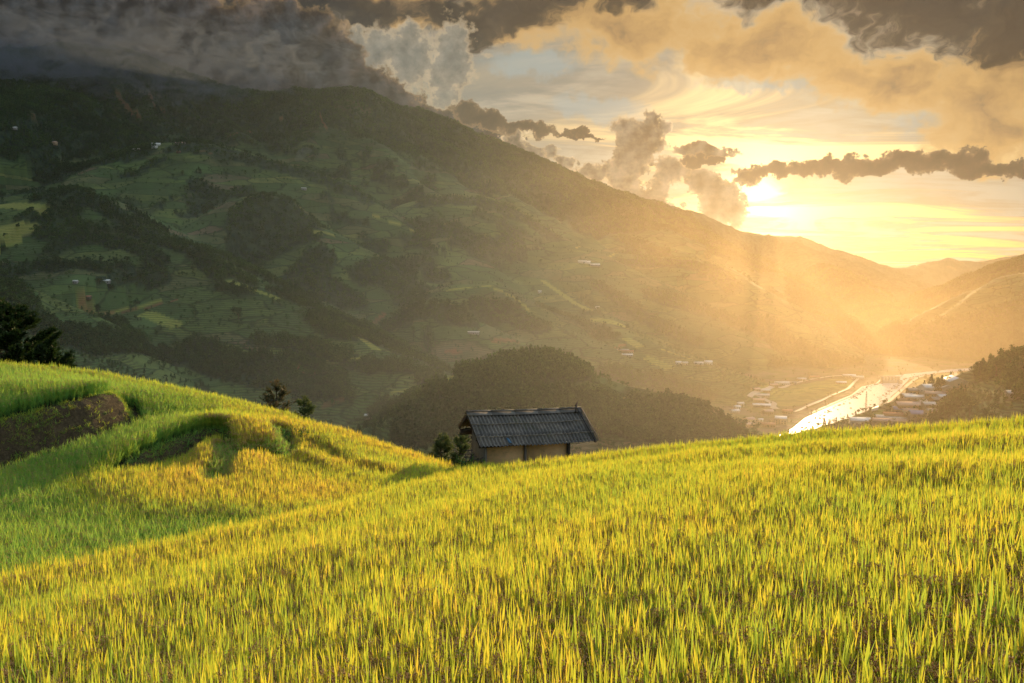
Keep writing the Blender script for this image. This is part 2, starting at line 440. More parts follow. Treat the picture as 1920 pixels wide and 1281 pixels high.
# banks: (pixel line, step height, side that is high is to the left of travel, width)
def bank(pxl, h, reach):
    return ([tuple(hit_L(a, b)) for a, b in pxl], h, reach)
BANKS = [
    bank([(-260, 830), (-100, 822), (0, 806), (90, 782), (170, 760), (215, 748), (238, 742), (230, 728), (212, 716)], 1.25, 3.2),
    bank([(168, 866), (210, 846), (270, 818), (330, 793), (385, 775), (412, 776), (424, 790), (420, 806)], 0.8, 2.2),
    bank([(424, 800), (420, 822), (408, 845), (404, 868)], -0.13, 1.0),
    bank([(432, 815), (470, 812), (510, 812), (532, 822), (538, 812), (528, 795), (522, 782)], 0.45, 1.5),
    bank([(560, 790), (610, 815), (660, 848), (720, 868), (800, 884)], 0.25, 1.6),
]
def top_surface(x, y, want_bank=False):
    Lz = L_s(x, y)
    bm = np.zeros(np.shape(x))
    for line, h, reach in BANKS:
        d, _, pos, side = seg_dist(x, y, line)
        taper = smooth(0, 0.3, pos) * (1 - smooth(0.72, 1.0, pos)) if h < 1 else (1 - smooth(0.75, 1.0, pos))
        hw = 0.18 if abs(h) < 1 else 0.42
        sd = d * side
        st = smooth(-hw, hw, sd) - 0.5
        Lz = Lz + h * st * np.exp(-d / reach) * taper * 1.15
        bm = np.maximum(bm, (1 - smooth(hw * 0.9, hw * 1.6, d)) * smooth(0.1, 0.6, taper) * (0.3 if abs(h) < .5 else min(1, abs(h) * 2.2)))
    inn = inside(x, y, near_poly)
    dl, _, pl, _ = seg_dist(x, y, near_line)
    # low risers across the near field, running with its left edge
    u = dl + 0.5 * fbm(x * 0.22, y * 0.22, 2, 3)
    Nz = plane_N(x, y) + 0.10 * (fbm(x * 0.35, y * 0.35, 3, 7) - 0.5) + 0.07 * np.sin(u * 1.55)
    far_side = smooth(0.46, 0.52, pl)
    m = smooth(-0.3, 0.3, np.where(inn, dl, -dl))
    Lz = Lz + 0.05 * (fbm(x * 0.5, y * 0.5, 3, 9) - 0.5)
    z = Lz * (1 - m) + Nz * m
    a = np.arctan2(x, np.maximum(y, 0.01)); r = np.hypot(x, y)
    rs = np.interp(a, sk_a, sk_r)
    over = np.maximum(0, r - rs - 0.3)
    # beyond the crest the hill rolls away
    zc = np.where(m > 0.5, Nz, Lz)
    zfall = np.interp(a, sk_a, [0] * len(sk_a))
    xs, ys = np.sin(a) * np.minimum(r, rs + 0.3), np.cos(a) * np.minimum(r, rs + 0.3)
    z = np.where(over > 0, np.minimum(z, 99), z)
    z = z - np.where(over > 0, 0.28 * over + 0.09 * np.minimum(over, 8) ** 1.6, 0)
    if want_bank: return z, bm, inn, over
    return z
HUT_C = None

gx = np.arange(-36, 36.01, 0.12); gy = np.arange(-7, 47, 0.12)
GX, GY = np.meshgrid(gx, gy)
GT, GB, GI, GO = top_surface(GX, GY, True)
# blend far side: do not let the spline of the hill shoot up beyond the crest
a_ = np.arctan2(GX, np.maximum(GY, .01)); r_ = np.hypot(GX, GY); rs_ = np.interp(a_, sk_a, sk_r)
kx = np.sin(a_) * np.minimum(r_, rs_ + 0.3); ky = np.cos(a_) * np.minimum(r_, rs_ + 0.3)
crest = top_surface(kx, ky)
ovr = np.maximum(0, r_ - rs_ - 0.3)
GT = np.where(ovr > 0, crest - 0.42 * ovr - 0.10 * np.minimum(ovr, 9) ** 1.5, GT)
for _ in range(1):
    GT[1:-1, 1:-1] = (GT[1:-1, 1:-1] * 2 + GT[:-2, 1:-1] + GT[2:, 1:-1] + GT[1:-1, :-2] + GT[1:-1, 2:]) / 6
GZ = GT - RICE_H
# clear bank strips: soil reaches up to the rice roots of the upper bed
# small platform that carries the hut
pl_ = smooth(2.9, 1.9, np.maximum(np.abs(GX - 0.5) * 0.95, np.abs(GY - 28.5)))
GZ = GZ * (1 - pl_) + (-7.14) * pl_
HX, HY = 0.6, 28.5
def grid_faces(nx, ny):
    i = np.arange(nx - 1); j = np.arange(ny - 1)
    I, J = np.meshgrid(i, j)
    a = (J * nx + I).ravel()
    return np.stack([a, a + 1, a + nx + 1, a + nx], 1)
def ground_z(x, y):                # bilinear look-up of the built ground
    fx = (np.asarray(x) - gx[0]) / 0.12; fy = (np.asarray(y) - gy[0]) / 0.12
    ix = np.clip(np.floor(fx).astype(int), 0, len(gx) - 2); iy = np.clip(np.floor(fy).astype(int), 0, len(gy) - 2)
    tx = fx - ix; ty = fy - iy
    return (GZ[iy, ix] * (1 - tx) + GZ[iy, ix + 1] * tx) * (1 - ty) + (GZ[iy + 1, ix] * (1 - tx) + GZ[iy + 1, ix + 1] * tx) * ty

mt_ground, t, b = material("field_soil")
pos = t.new('ShaderNodeNewGeometry').outputs['Position']
bk = t.new('ShaderNodeAttribute', attribute_name='bank').outputs['Fac']
n = t.noise(pos, 2.2, 6, 0.65); n2_ = t.noise(pos, 14.0, 5, 0.7)
soil = t.ramp(t.m('ADD', t.m('MULTIPLY', n, 0.5), t.m('MULTIPLY', n2_, 0.5)), [(0.3, (0.035, 0.027, 0.016)), (0.5, (0.10, 0.072, 0.040)), (0.62, (0.17, 0.125, 0.065)), (0.75, (0.16, 0.17, 0.05))])
wet = t.ramp(n2_, [(0.3, (0.016, 0.020, 0.007)), (0.7, (0.04, 0.042, 0.014))])
t.put(b.inputs['Base Color'], t.mix(bk, wet, soil))
b.inputs['Roughness'].default_value = 0.95
b.inputs['Specular IOR Level'].default_value = 0.15
bp = t.new('ShaderNodeBump'); bp.inputs['Strength'].default_value = 0.9; bp.inputs['Distance'].default_value = 0.08
t.put(bp.inputs['Height'], t.m('ADD', n2_, t.noise(pos, 40, 3))); t.l.new(bp.outputs[0], b.inputs['Normal'])
rough_b = GB * (0.22 * (fbm(GX * 3, GY * 3, 3, 31) - 0.5))
near_ground = mesh_obj("ground", np.stack([GX, GY, GZ + rough_b], -1).reshape(-1, 3), grid_faces(len(gx), len(gy)), mt_ground, smooth_=True, attrs={'bank': GB.ravel()})
tag(near_ground, "soil of the near field and the rice terraces, bare brown on the cut banks", "ground", kind="structure")

# ------------------------------------------------------------------ far terrain: ridges over a valley
VZ = -210.0
def Q(lst): return [tuple(P(*a)) for a in lst]
base_pts = Q([(1350, 800, 1065), (1500, 800, 1091), (1650, 780, 1173), (1600, 740, 1360), (1700, 700, 1668), (1620, 705, 1620), (1760, 692, 1730), (1900, 682, 1840), (1430, 720, 1500),
    (850, 740, 1000), (700, 800, 900), (300, 700, 850), (100, 690, 800), (800, 640, 1400), (640, 540, 1700), (1000, 650, 1300), (1200, 720, 1200),
    (1300, 640, 1750), (650, 430, 2250), (450, 320, 2500), (1040, 455, 2500), (100, 300, 2500), (1380, 540, 2350), (1600, 610, 2500), (1180, 560, 2100), (200, 560, 1400), (1750, 610, 2700), (1850, 600, 2900)])
base_pts += [(0, 45, -26), (-40, 40, -22), (45, 30, -22), (-300, 300, -80), (0, 300, -95), (300, 300, -110), (600, 650, -190), (-600, 500, -80), (1100, 500, -170), (1400, 900, -150), (2400, 3600, -160), (3800, 8000, -150), (4500, 12000, -120), (-2500, 2500, 300), (-4000, 4500, 300), (4500, 3500, 0), (0, 6000, 150), (2500, 6500, -80), (3000, 16000, -150), (-3000, 14000, 0), (9000, 9000, -100)]
for q_ in [(130, 354, 1950, 100), (300, 444, 1800, 90), (440, 524, 1650, 80), (620, 609, 1420, 60), (370, 267, 2620, 110), (520, 304, 2580, 110), (690, 374, 2500, 100), (780, 430, 2400, 90), (850, 364, 2720, 110), (970, 396, 2650, 100), (860, 532, 1880, 50), (1010, 521, 2250, 60), (1110, 579, 2020, 60), (1230, 652, 1720, 40), (1150, 474, 2720, 90), (1300, 487, 2560, 80), (1390, 532, 2420, 60), (980, 670, 960, 60), (1150, 680, 980, 60), (770, 573, 1640, 35), (100, 167, 2720, 60), (0, 528, 1180, 50)]:
    w_ = P(*q_[:3]); base_pts.append((float(w_[0]), float(w_[1]), float(w_[2]) - q_[3]))
B_s = TPS(base_pts, lam=0.0, scale=1000.0)
RIDGES = [  # points, slope, rounding, smooth-max width
 (Q([(-700, 120, 2950), (-400, 100, 3000), (-200, 96, 3050), (0, 100, 3100), (150, 92, 3130), (250, 104, 3160), (330, 134, 3200), (420, 167, 3250), (500, 184, 3280), (560, 175, 3250), (600, 176, 3270), (650, 171, 3300), (690, 178, 3330), (740, 203, 3380), (790, 212, 3420), (850, 236, 3500), (900, 260, 3600), (950, 278, 3700), (1050, 322, 4000), (1200, 377, 4450), (1290, 394, 4800), (1340, 418, 5000), (1390, 437, 5100), (1440, 442, 5100), (1490, 454, 4900), (1540, 490, 4400), (1600, 545, 3700), (1680, 600, 3000), (1760, 645, 2350), (1840, 668, 2050)]), 0.68, 50, 30),
 (Q([(1480, 452, 5200), (1530, 470, 5350), (1600, 498, 5500), (1680, 521, 5700), (1740, 546, 5900), (1800, 575, 6100)]), 0.45, 40, 20),
 (Q([(1300, 425, 9500), (1460, 443, 9200), (1500, 444, 9000), (1560, 466, 8800), (1620, 485, 8500), (1680, 506, 8200), (1760, 540, 7800)]), 0.42, 60, 30),
 (Q([(1560, 505, 12000), (1690, 502, 12000), (1740, 492, 12000), (1775, 484, 12000), (1800, 489, 12000), (1840, 491, 12000), (1900, 480, 12000), (1960, 475, 12000), (2200, 440, 12000)]), 0.35, 80, 30),
 (Q([(1745, 552, 3600), (1800, 532, 3400), (1860, 506, 3200), (1920, 487, 3050), (2100, 430, 2800), (2500, 380, 2400)]), 0.5, 40, 20),
 (Q([(1735, 620, 2500), (1770, 590, 2450), (1810, 562, 2400), (1850, 540, 2300), (1885, 520, 2250), (1920, 514, 2200), (2100, 470, 2000), (2500, 400, 1800)]), 0.5, 40, 15),
 (Q([(1760, 800, 1060), (1800, 740, 1040), (1850, 694, 1000), (1890, 668, 950), (1920, 658, 900), (2050, 600, 800), (2300, 540, 700)]), 0.36, 20, 12),
 (Q([(800, 770, 690), (830, 735, 700), (880, 700, 720), (930, 682, 735), (980, 670, 750), (1060, 666, 770), (1150, 680, 780), (1230, 696, 800), (1300, 725, 820), (1370, 785, 850)]), 0.5, 30, 10),
 (Q([(-250, 430, 1350), (-100, 395, 1500), (20, 380, 1550), (130, 354, 1600), (180, 365, 1580), (230, 402, 1520), (300, 444, 1450), (370, 464, 1420), (410, 492, 1380), (440, 524, 1320), (520, 557, 1250), (620, 609, 1150), (720, 660, 1080), (790, 705, 1010)]), 0.42, 30, 12),
 (Q([(230, 290, 2300), (290, 270, 2280), (370, 267, 2260), (440, 278, 2250), (520, 304, 2230), (590, 322, 2210), (650, 347, 2190), (690, 374, 2160), (780, 430, 2080), (840, 472, 2020)]), 0.52, 40, 15),
 (Q([(470, 368, 1900), (500, 364, 1900), (540, 374, 1890), (590, 424, 1860)]), 0.62, 40, 15),
 (Q([(790, 550, 1700), (860, 532, 1680), (930, 534, 1650), (985, 570, 1600), (1010, 605, 1550)]), 0.40, 25, 12),
 (Q([(710, 610, 1480), (770, 573, 1500), (840, 568, 1500), (885, 602, 1470)]), 0.5, 20, 10),
 (Q([(785, 376, 2350), (850, 364, 2350), (920, 370, 2330), (970, 396, 2300), (1040, 437, 2250), (1080, 462, 2200)]), 0.46, 30, 15),
 (Q([(930, 468, 2150), (960, 484, 2100), (1010, 521, 2000), (1080, 569, 1850), (1110, 579, 1800), (1160, 621, 1650), (1230, 652, 1520), (1330, 686, 1400), (1380, 706, 1330)]), 0.36, 25, 10),
 (Q([(1110, 420, 3000), (1150, 408, 3000), (1190, 414, 3000)]), 0.5, 50, 15),
 (Q([(1060, 464, 2500), (1150, 474, 2450), (1240, 482, 2400), (1300, 487, 2300), (1340, 496, 2250), (1390, 532, 2150), (1450, 590, 2000), (1520, 642, 1850), (1580, 682, 1720)]), 0.42, 40, 15),
 (Q([(-500, 130, 2400), (-200, 145, 2450), (0, 158, 2500), (100, 170, 2500), (180, 190, 2500), (250, 243, 2480), (300, 272, 2450)]), 0.5, 50, 20),
 (Q([(-300, 480, 950), (-100, 500, 980), (0, 528, 990), (50, 592, 940), (100, 660, 860)]), 0.5, 20, 10),
 (Q([(-200, 250, 2300), (0, 272, 2300), (90, 330, 2200), (120, 352, 2100)]), 0.35, 40, 20),
]
for spur in ([(560, 172, 3230), (640, 218, 3000), (720, 280, 2850), (780, 344, 2700)], [(740, 200, 3350), (830, 268, 3150), (900, 320, 3000), (950, 364, 2850)], [(900, 258, 3580), (990, 320, 3300), (1060, 366, 3150)],
        [(1050, 320, 3950), (1150, 370, 3700), (1220, 412, 3450)], [(1200, 376, 4400), (1290, 420, 4000), (1340, 452, 3700)], [(330, 134, 3150), (400, 218, 2950), (450, 254, 2800)], [(200, 98, 3100), (290, 180, 2950), (340, 240, 2800)], [(650, 172, 3290), (700, 232, 3100), (790, 300, 2950)]):
    RIDGES.append((Q(spur), 0.62, 25, 12))
RIVER = [tuple(v) for v in Q([(1330, 850, 930), (1430, 832, 980), (1520, 800, 1091), (1600, 765, 1237), (1665, 728, 1450), (1675, 712, 1580), (1700, 703, 1650), (1745, 697, 1700)])]
RIVER += [(RIVER[-1][0] + 260, RIVER[-1][1] + 40, VZ), (RIVER[-1][0] + 700, RIVER[-1][1] + 180, VZ)]
def on_floor(px, py, z=None):
    r = ray(px, py); k = (VZ + 3 if z is None else z) / r[2]
    return (r[0] * k, r[1] * k)
RIV_L = [on_floor(*a) for a in [(1400, 850), (1450, 826), (1497, 803), (1520, 784), (1556, 765), (1590, 748), (1612, 735), (1622, 725), (1648, 718), (1655, 711), (1672, 706), (1700, 701), (1738, 697), (1790, 692), (1850, 688)]]
RIV_R = [on_floor(*a) for a in [(1500, 850), (1560, 820), (1598, 800), (1620, 785), (1640, 772), (1656, 758), (1664, 742), (1682, 727), (1692, 718), (1700, 710), (1722, 706), (1740, 701), (1760, 698), (1810, 694), (1870, 690)]]
RIVER_OUT = RIV_L + RIV_R[::-1]
def far_height(x, y, detail=True):
    r = np.hypot(x, y)
    h = B_s(x, y)
    h = h - 75 * smooth(650, 1400, r)
    h = np.maximum(h, VZ + 2)
    dmin = np.full(np.shape(x), 1e9)
    for pts, slope, rnd, k in RIDGES:
        d, zc, pos, side = seg_dist(x, y, pts)
        v = zc - slope * (np.sqrt(d * d + rnd * rnd) - rnd)
        g = np.clip(0.5 + 0.5 * (v - h) / k, 0, 1)
        h = h + (v - h) * g + k * g * (1 - g) * 0.5
        dmin = np.where(g > 0.02, np.minimum(dmin, d), dmin)
    if detail:
        s = smooth(20, 260, dmin) * smooth(300, 1200, r) * smooth(VZ + 6, VZ + 60, h)
        wx = x + 90 * fbm(x / 300, y / 300, 3, 40); wy = y + 90 * fbm(x / 300, y / 300, 3, 50)
        amp = 34 + 120 * smooth(1900, 3200, r)
        h = h + s * amp * (fbm(wx / 420, wy / 420, 5, 60, True) - 0.62) + s * 9 * (fbm(x / 60, y / 60, 3, 70) - 0.5)
        h = h + smooth(VZ + 8, VZ + 40, h) * 5 * (fbm(x / 90, y / 90, 4, 80) - 0.5)
        h = h + smooth(2300, 3000, r) * (34 * (fbm(x / 130, y / 110, 3, 85, True) - 0.6))
    # valley floor and river bed
    dr, _, _, sd = seg_dist(x, y, RIVER)
    fl = 1 - smooth(110, 260, dr)
    lim = VZ + 3 + np.where(sd < 0, 0.8, 0.35) * np.maximum(0, dr - np.where(sd < 0, 108 + 85 * smooth(1080, 1220, y), 120))
    sel = (y < 1900)
    h = np.where(sel & (dr < 400), np.minimum(h, np.maximum(lim, VZ + 3) + (1 - fl) * 0), h)
    h = np.where(inside(x, y, RIVER_OUT), np.minimum(h, VZ + 0.5), h)
    return h
NA, NR = 1000, 900
fa = np.linspace(rad(-44), rad(44), NA); fr = np.exp(np.linspace(math.log(34), math.log(15500), NR))
FA, FR = np.meshgrid(fa, fr)
FX = FR * np.sin(FA); FY = FR * np.cos(FA)
FZ = far_height(FX, FY)
FZ = np.where(FR < 120, np.minimum(FZ, -18 - 0.25 * (FR - 34)), FZ)
def far_z(x, y):
    a = np.arctan2(x, y); r = np.hypot(x, y)
    fx = (a - fa[0]) / (fa[1] - fa[0]); fy = (np.log(r) - math.log(fr[0])) / (math.log(fr[1]) - math.log(fr[0]))
    ix = np.clip(np.floor(fx).astype(int), 0, NA - 2); iy = np.clip(np.floor(fy).astype(int), 0, NR - 2)
    tx = np.clip(fx - ix, 0, 1); ty = np.clip(fy - iy, 0, 1)
    return (FZ[iy, ix] * (1 - tx) + FZ[iy, ix + 1] * tx) * (1 - ty) + (FZ[iy + 1, ix] * (1 - tx) + FZ[iy + 1, ix + 1] * tx) * ty
def far_hit(px, py, r0=300):
    """where the sight line through a point of the photograph first meets the far terrain"""
    q = ray(px, py); h = math.hypot(q[0], q[1])
    r = np.exp(np.linspace(math.log(r0), math.log(15000), 6000))
    x, y, z = q[0] / h * r, q[1] / h * r, q[2] / h * r
    d = z - far_z(x, y)
    if not (d < 0).any(): return None
    i = np.argmax(d < 0)
    return np.array([x[i], y[i], z[i]])
# ------------------------------------------------------------------ land cover of the far slopes
def stroke_mask(lst, x, y, soft=0.6):
    out = np.zeros(np.shape(x))
    for pxl, wpx in lst:
        pts = []
        for a, b_ in pxl:
            h = far_hit(a, b_)
            if h is not None: pts.append(tuple(h))
        if not pts: continue
        if len(pts) == 1: pts = [pts[0], (pts[0][0] + 1, pts[0][1], pts[0][2])]
        rw = wpx * np.mean([p[1] for p in pts]) / FPX
        x0 = min(p[0] for p in pts) - 3 * rw; x1 = max(p[0] for p in pts) + 3 * rw
        y0 = min(p[1] for p in pts) - 3 * rw; y1 = max(p[1] for p in pts) + 3 * rw
        m = (x > x0) & (x < x1) & (y > y0) & (y < y1)
        if not m.any(): continue
        d, _, _, _ = seg_dist(x[m], y[m], pts)
        v = 1 - smooth(rw * (1 - soft * .5), rw * (1 + soft * .5), d)
        out[m] = np.maximum(out[m], v)
    return out
NZ1 = fbm(FX / 55, FY / 55, 4, 120) - 0.5
NZ2 = fbm(FX / 210, FY / 210, 4, 130) - 0.5
FOREST = [([(475, 400), (500, 380), (540, 395), (560, 440), (500, 450), (470, 440)], 45), ([(330, 278), (420, 285), (520, 312), (600, 335), (680, 368)], 26),
    ([(130, 362), (185, 380), (235, 412), (300, 452), (370, 474), (420, 510)], 26), ([(0, 510), (100, 500), (200, 505), (300, 520)], 22), ([(80, 440), (200, 450), (300, 490)], 18),
    ([(30, 545), (60, 590), (110, 640)], 30), ([(130, 640), (250, 650), (360, 660), (450, 690), (540, 700), (600, 720)], 46), ([(200, 600), (260, 640)], 18), ([(480, 640), (560, 650), (640, 670), (700, 690)], 22),
    ([(740, 690), (800, 700), (840, 712)], 26), ([(720, 770), (800, 760), (830, 800), (780, 810)], 40), ([(640, 750), (600, 700)], 22),
    ([(740, 605), (800, 585), (850, 585), (870, 610)], 30), ([(900, 570), (960, 590), (1010, 615)], 22), ([(600, 480), (560, 520), (650, 560)], 34), ([(680, 520), (760, 500), (820, 520)], 26),
    ([(800, 380), (860, 375), (930, 385), (990, 410), (1030, 440)], 24), ([(850, 430), (900, 470), (960, 460)], 30), ([(1110, 425), (1160, 415), (1200, 425)], 34),
    ([(1170, 492), (1240, 492), (1300, 498), (1340, 510), (1370, 540)], 24), ([(1250, 560), (1350, 590), (1420, 620)], 50), ([(1130, 540), (1200, 590), (1300, 640)], 22), ([(1450, 640), (1550, 670), (1640, 688)], 30), ([(1700, 660), (1800, 660), (1860, 672)], 40),
    ([(820, 760), (900, 715), (980, 690), (1060, 690), (1150, 700), (1230, 715), (1300, 750)], 40), ([(850, 810), (950, 780), (1050, 770), (1150, 780), (1250, 790), (1330, 800)], 60),
    ([(1850, 705), (1880, 685), (1915, 670), (1915, 700)], 26), ([(1890, 720), (1915, 740)], 22), ([(1800, 745), (1780, 770), (1760, 790)], 16), ([(1760, 725), (1740, 730)], 10),
    ([(190, 260), (100, 250), (0, 240), (250, 290)], 40), ([(0, 172), (100, 184), (180, 208), (250, 262)], 60), ([(0, 225), (100, 225), (170, 240)], 55), ([(60, 215), (150, 210), (0, 200)], 40), ([(0, 290), (60, 300)], 22), ([(240, 330), (300, 300)], 14), ([(370, 350), (400, 370), (350, 400)], 24), ([(260, 400), (300, 430)], 18),
    ([(1400, 470), (1500, 520), (1560, 580), (1620, 640)], 60), ([(1760, 620), (1850, 600), (1915, 580), (1915, 640)], 60)]
fm = stroke_mask(FOREST, FX, FY, 0.8)
hi = smooth(2750, 3100, FR)                                  # the main mountain is all forest and scrub
forest = np.clip(smooth(0.35, 0.6, fm + NZ1 * 0.9 + NZ2 * 0.5) + smooth(0.13, 0.17, NZ2) * 0.8 + hi, 0, 1)
# gullies and steep ground are wooded
gy_, gx_ = np.gradient(FZ)
slope_r = np.abs(gy_) / (FR * math.log(15500 / 34) / NR)
forest = np.clip(forest + smooth(0.55, 0.75, slope_r) * smooth(-0.05, 0.1, NZ1), 0, 1)
OPEN = [([(430, 528), (500, 552), (560, 580)], 12), ([(130, 560), (250, 565), (400, 560), (480, 585)], 26), ([(270, 585), (330, 605)], 16), ([(0, 395), (70, 385)], 16), ([(0, 430), (55, 430)], 18), ([(0, 450), (30, 455)], 8),
    ([(680, 640), (700, 655)], 10), ([(655, 672), (675, 675)], 6), ([(740, 730), (800, 728), (840, 722)], 14), ([(830, 545), (900, 540), (960, 556)], 14), ([(860, 625), (900, 630)], 20), ([(1020, 530), (1060, 560), (1100, 580)], 14),
    ([(1100, 600), (1150, 605)], 26), ([(1170, 640), (1210, 650)], 14), ([(1050, 600), (1090, 620)], 16), ([(1220, 675), (1260, 690)], 12), ([(1250, 700), (1290, 705)], 10), ([(260, 340), (330, 350), (280, 370)], 22), ([(10, 330), (50, 350)], 24), ([(590, 436), (620, 440)], 7),
    ([(1800, 720), (1860, 730), (1850, 760)], 26), ([(1060, 500), (1150, 520), (1250, 530)], 20), ([(640, 390), (700, 410), (760, 430)], 14), ([(480, 600), (560, 610)], 18), ([(300, 400), (340, 390)], 14)]
om = stroke_mask(OPEN, FX, FY, 0.3)
forest = forest * (1 - smooth(0.3, 0.6, om))
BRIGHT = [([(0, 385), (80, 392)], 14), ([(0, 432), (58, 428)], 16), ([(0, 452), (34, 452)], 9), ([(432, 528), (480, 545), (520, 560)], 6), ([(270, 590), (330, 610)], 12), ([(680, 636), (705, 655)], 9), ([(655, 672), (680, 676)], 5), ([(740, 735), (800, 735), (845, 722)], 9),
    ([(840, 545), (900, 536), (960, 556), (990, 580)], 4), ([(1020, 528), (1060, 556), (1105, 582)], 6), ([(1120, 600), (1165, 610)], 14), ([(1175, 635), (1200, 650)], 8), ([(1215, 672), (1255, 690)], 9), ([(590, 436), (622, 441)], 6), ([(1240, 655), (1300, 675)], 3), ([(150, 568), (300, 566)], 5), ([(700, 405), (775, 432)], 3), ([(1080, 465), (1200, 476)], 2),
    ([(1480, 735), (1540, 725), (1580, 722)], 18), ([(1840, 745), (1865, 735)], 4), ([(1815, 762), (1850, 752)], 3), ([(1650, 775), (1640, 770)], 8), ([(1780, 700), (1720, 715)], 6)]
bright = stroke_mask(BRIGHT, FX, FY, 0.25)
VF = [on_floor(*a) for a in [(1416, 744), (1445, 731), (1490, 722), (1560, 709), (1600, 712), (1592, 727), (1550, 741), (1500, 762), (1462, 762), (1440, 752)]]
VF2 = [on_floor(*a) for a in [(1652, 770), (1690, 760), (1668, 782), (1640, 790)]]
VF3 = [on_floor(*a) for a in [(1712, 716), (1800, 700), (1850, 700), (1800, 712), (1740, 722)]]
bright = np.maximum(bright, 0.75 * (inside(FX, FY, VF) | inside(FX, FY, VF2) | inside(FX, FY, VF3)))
RED = [([(928, 640), (968, 640)], 8), ([(840, 658), (860, 662)], 7), ([(1140, 646), (1170, 646)], 5), ([(670, 600), (720, 590)], 5), ([(560, 690), (585, 700)], 7), ([(378, 283), (395, 287)], 4), ([(60, 220), (72, 222)], 4), ([(220, 175), (240, 205), (260, 215)], 5), ([(300, 210), (310, 203)], 4),
    ([(430, 255), (442, 250)], 4), ([(465, 248), (475, 250)], 3), ([(520, 232), (528, 222)], 3), ([(600, 215), (612, 240)], 3), ([(280, 175), (290, 200)], 3), ([(610, 760), (640, 750)], 8), ([(1900, 745), (1915, 735)], 5), ([(150, 560), (330, 562)], 4)]
red = stroke_mask(RED, FX, FY, 0.4)
red = np.clip(red + hi * smooth(0.22, 0.27, NZ2) * 0.5, 0, 1)
forest = forest * (1 - 0.9 * np.maximum(bright, red * 0.8))
FLOOR = smooth(VZ + 7, VZ + 3.5, FZ) * (FR < 2200)
forest = forest * (1 - 0.85 * FLOOR)

mt_far, t, b = material("hillside")
geo = t.new('ShaderNodeNewGeometry'); pos = geo.outputs['Position']
px_, py_, pz_ = t.sep(pos)
A = lambda nm: t.new('ShaderNodeAttribute', attribute_name=nm).outputs['Fac']
f_, br_, rd_, fl_ = A('forest'), A('bright'), A('red'), A('floor')
warp = t.v('ADD', pos, t.v('MULTIPLY', t.v('SUBTRACT', t.noise(pos, 0.012, 3, col=True), (.5, .5, .5)), (70, 70, 0)))
fv = t.v('MULTIPLY', warp, (0.011, 0.011, 0.05))
vor = t.new('ShaderNodeTexVoronoi', feature='F1'); t.put(vor.inputs['Vector'], fv); vor.inputs['Scale'].default_value = 1.0
ved = t.new('ShaderNodeTexVoronoi', feature='DISTANCE_TO_EDGE'); t.put(ved.inputs['Vector'], fv); ved.inputs['Scale'].default_value = 1.0
cell = t.sep(vor.outputs['Color'])[0]; cell2 = t.sep(vor.outputs['Color'])[1]
field = t.ramp(cell, [(0.0, (0.065, 0.115, 0.032)), (0.3, (0.10, 0.15, 0.040)), (0.5, (0.13, 0.165, 0.045)), (0.65, (0.08, 0.13, 0.042)), (0.84, (0.13, 0.135, 0.055)), (0.95, (0.16, 0.12, 0.07)), (0.985, (0.19, 0.21, 0.06))], 'CONSTANT')
nf = t.noise(pos, 0.035, 6, 0.65)
field = t.mix(t.m('MULTIPLY', t.rng(nf, 0.35, 0.65), 0.6), field, (0.060, 0.092, 0.032))
# terrace edges follow the contours
wv = t.noise(t.v('MULTIPLY', pos, (0.02, 0.02, 0.0)), 1.0, 3)
zz = t.m('ADD', pz_, t.m('MULTIPLY', wv, 9.0))
fr1 = t.m('FRACT', t.m('DIVIDE', zz, 2.6))
line = t.m('MULTIPLY', t.rng(fr1, 0.0, 0.18), t.m('SUBTRACT', 1.0, t.rng(fr1, 0.55, 0.75)))
terr = t.rng(t.noise(pos, 0.006, 3), 0.38, 0.5)
field = t.mix(t.m('MULTIPLY', t.m('MULTIPLY', t.m('SUBTRACT', 1.0, line), terr), 0.55), field, (0.035, 0.045, 0.018))
field = t.mix(t.m('MULTIPLY', t.m('SUBTRACT', 1.0, t.rng(ved.outputs['Distance'], 0.0, 0.05)), 0.75), field, (0.022, 0.034, 0.012))
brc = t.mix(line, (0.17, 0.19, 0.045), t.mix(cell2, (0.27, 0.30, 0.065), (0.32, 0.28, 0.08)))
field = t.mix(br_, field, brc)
redc = t.mix(t.rng(nf, 0.35, 0.65), (0.25, 0.10, 0.055), (0.16, 0.085, 0.045))
field = t.mix(t.m('MULTIPLY', rd_, 0.75), field, redc)
vil = t.mix(t.rng(t.noise(pos, 0.03, 5, 0.7), 0.42, 0.58), (0.16, 0.125, 0.085), (0.10, 0.12, 0.045))
field = t.mix(t.m('MULTIPLY', fl_, t.m('SUBTRACT', 1.0, br_)), field, vil)
fc = t.mix(t.rng(t.noise(pos, 0.05, 6, 0.7), 0.35, 0.65), (0.018, 0.036, 0.022), (0.048, 0.076, 0.036))
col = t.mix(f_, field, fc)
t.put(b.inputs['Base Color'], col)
b.inputs['Roughness'].default_value = 0.9; b.inputs['Specular IOR Level'].default_value = 0.1
bp = t.new('ShaderNodeBump'); bp.inputs['Strength'].default_value = 1.0; bp.inputs['Distance'].default_value = 3.0
hgt = t.m('ADD', t.m('MULTIPLY', t.noise(pos, 0.09, 5, 0.7), t.m('ADD', 0.4, t.m('MULTIPLY', f_, 1.6))), t.m('MULTIPLY', t.m('MULTIPLY', line, terr), 0.5))
t.put(bp.inputs['Height'], hgt); t.l.new(bp.outputs[0], b.inputs['Normal'])
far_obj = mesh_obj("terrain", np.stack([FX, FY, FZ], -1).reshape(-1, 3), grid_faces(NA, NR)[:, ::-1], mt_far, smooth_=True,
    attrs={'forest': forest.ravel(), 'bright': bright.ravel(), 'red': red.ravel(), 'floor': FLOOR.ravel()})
tag(far_obj, "dark mountain and terraced valley slopes behind the rice fields", "hills", kind="structure")

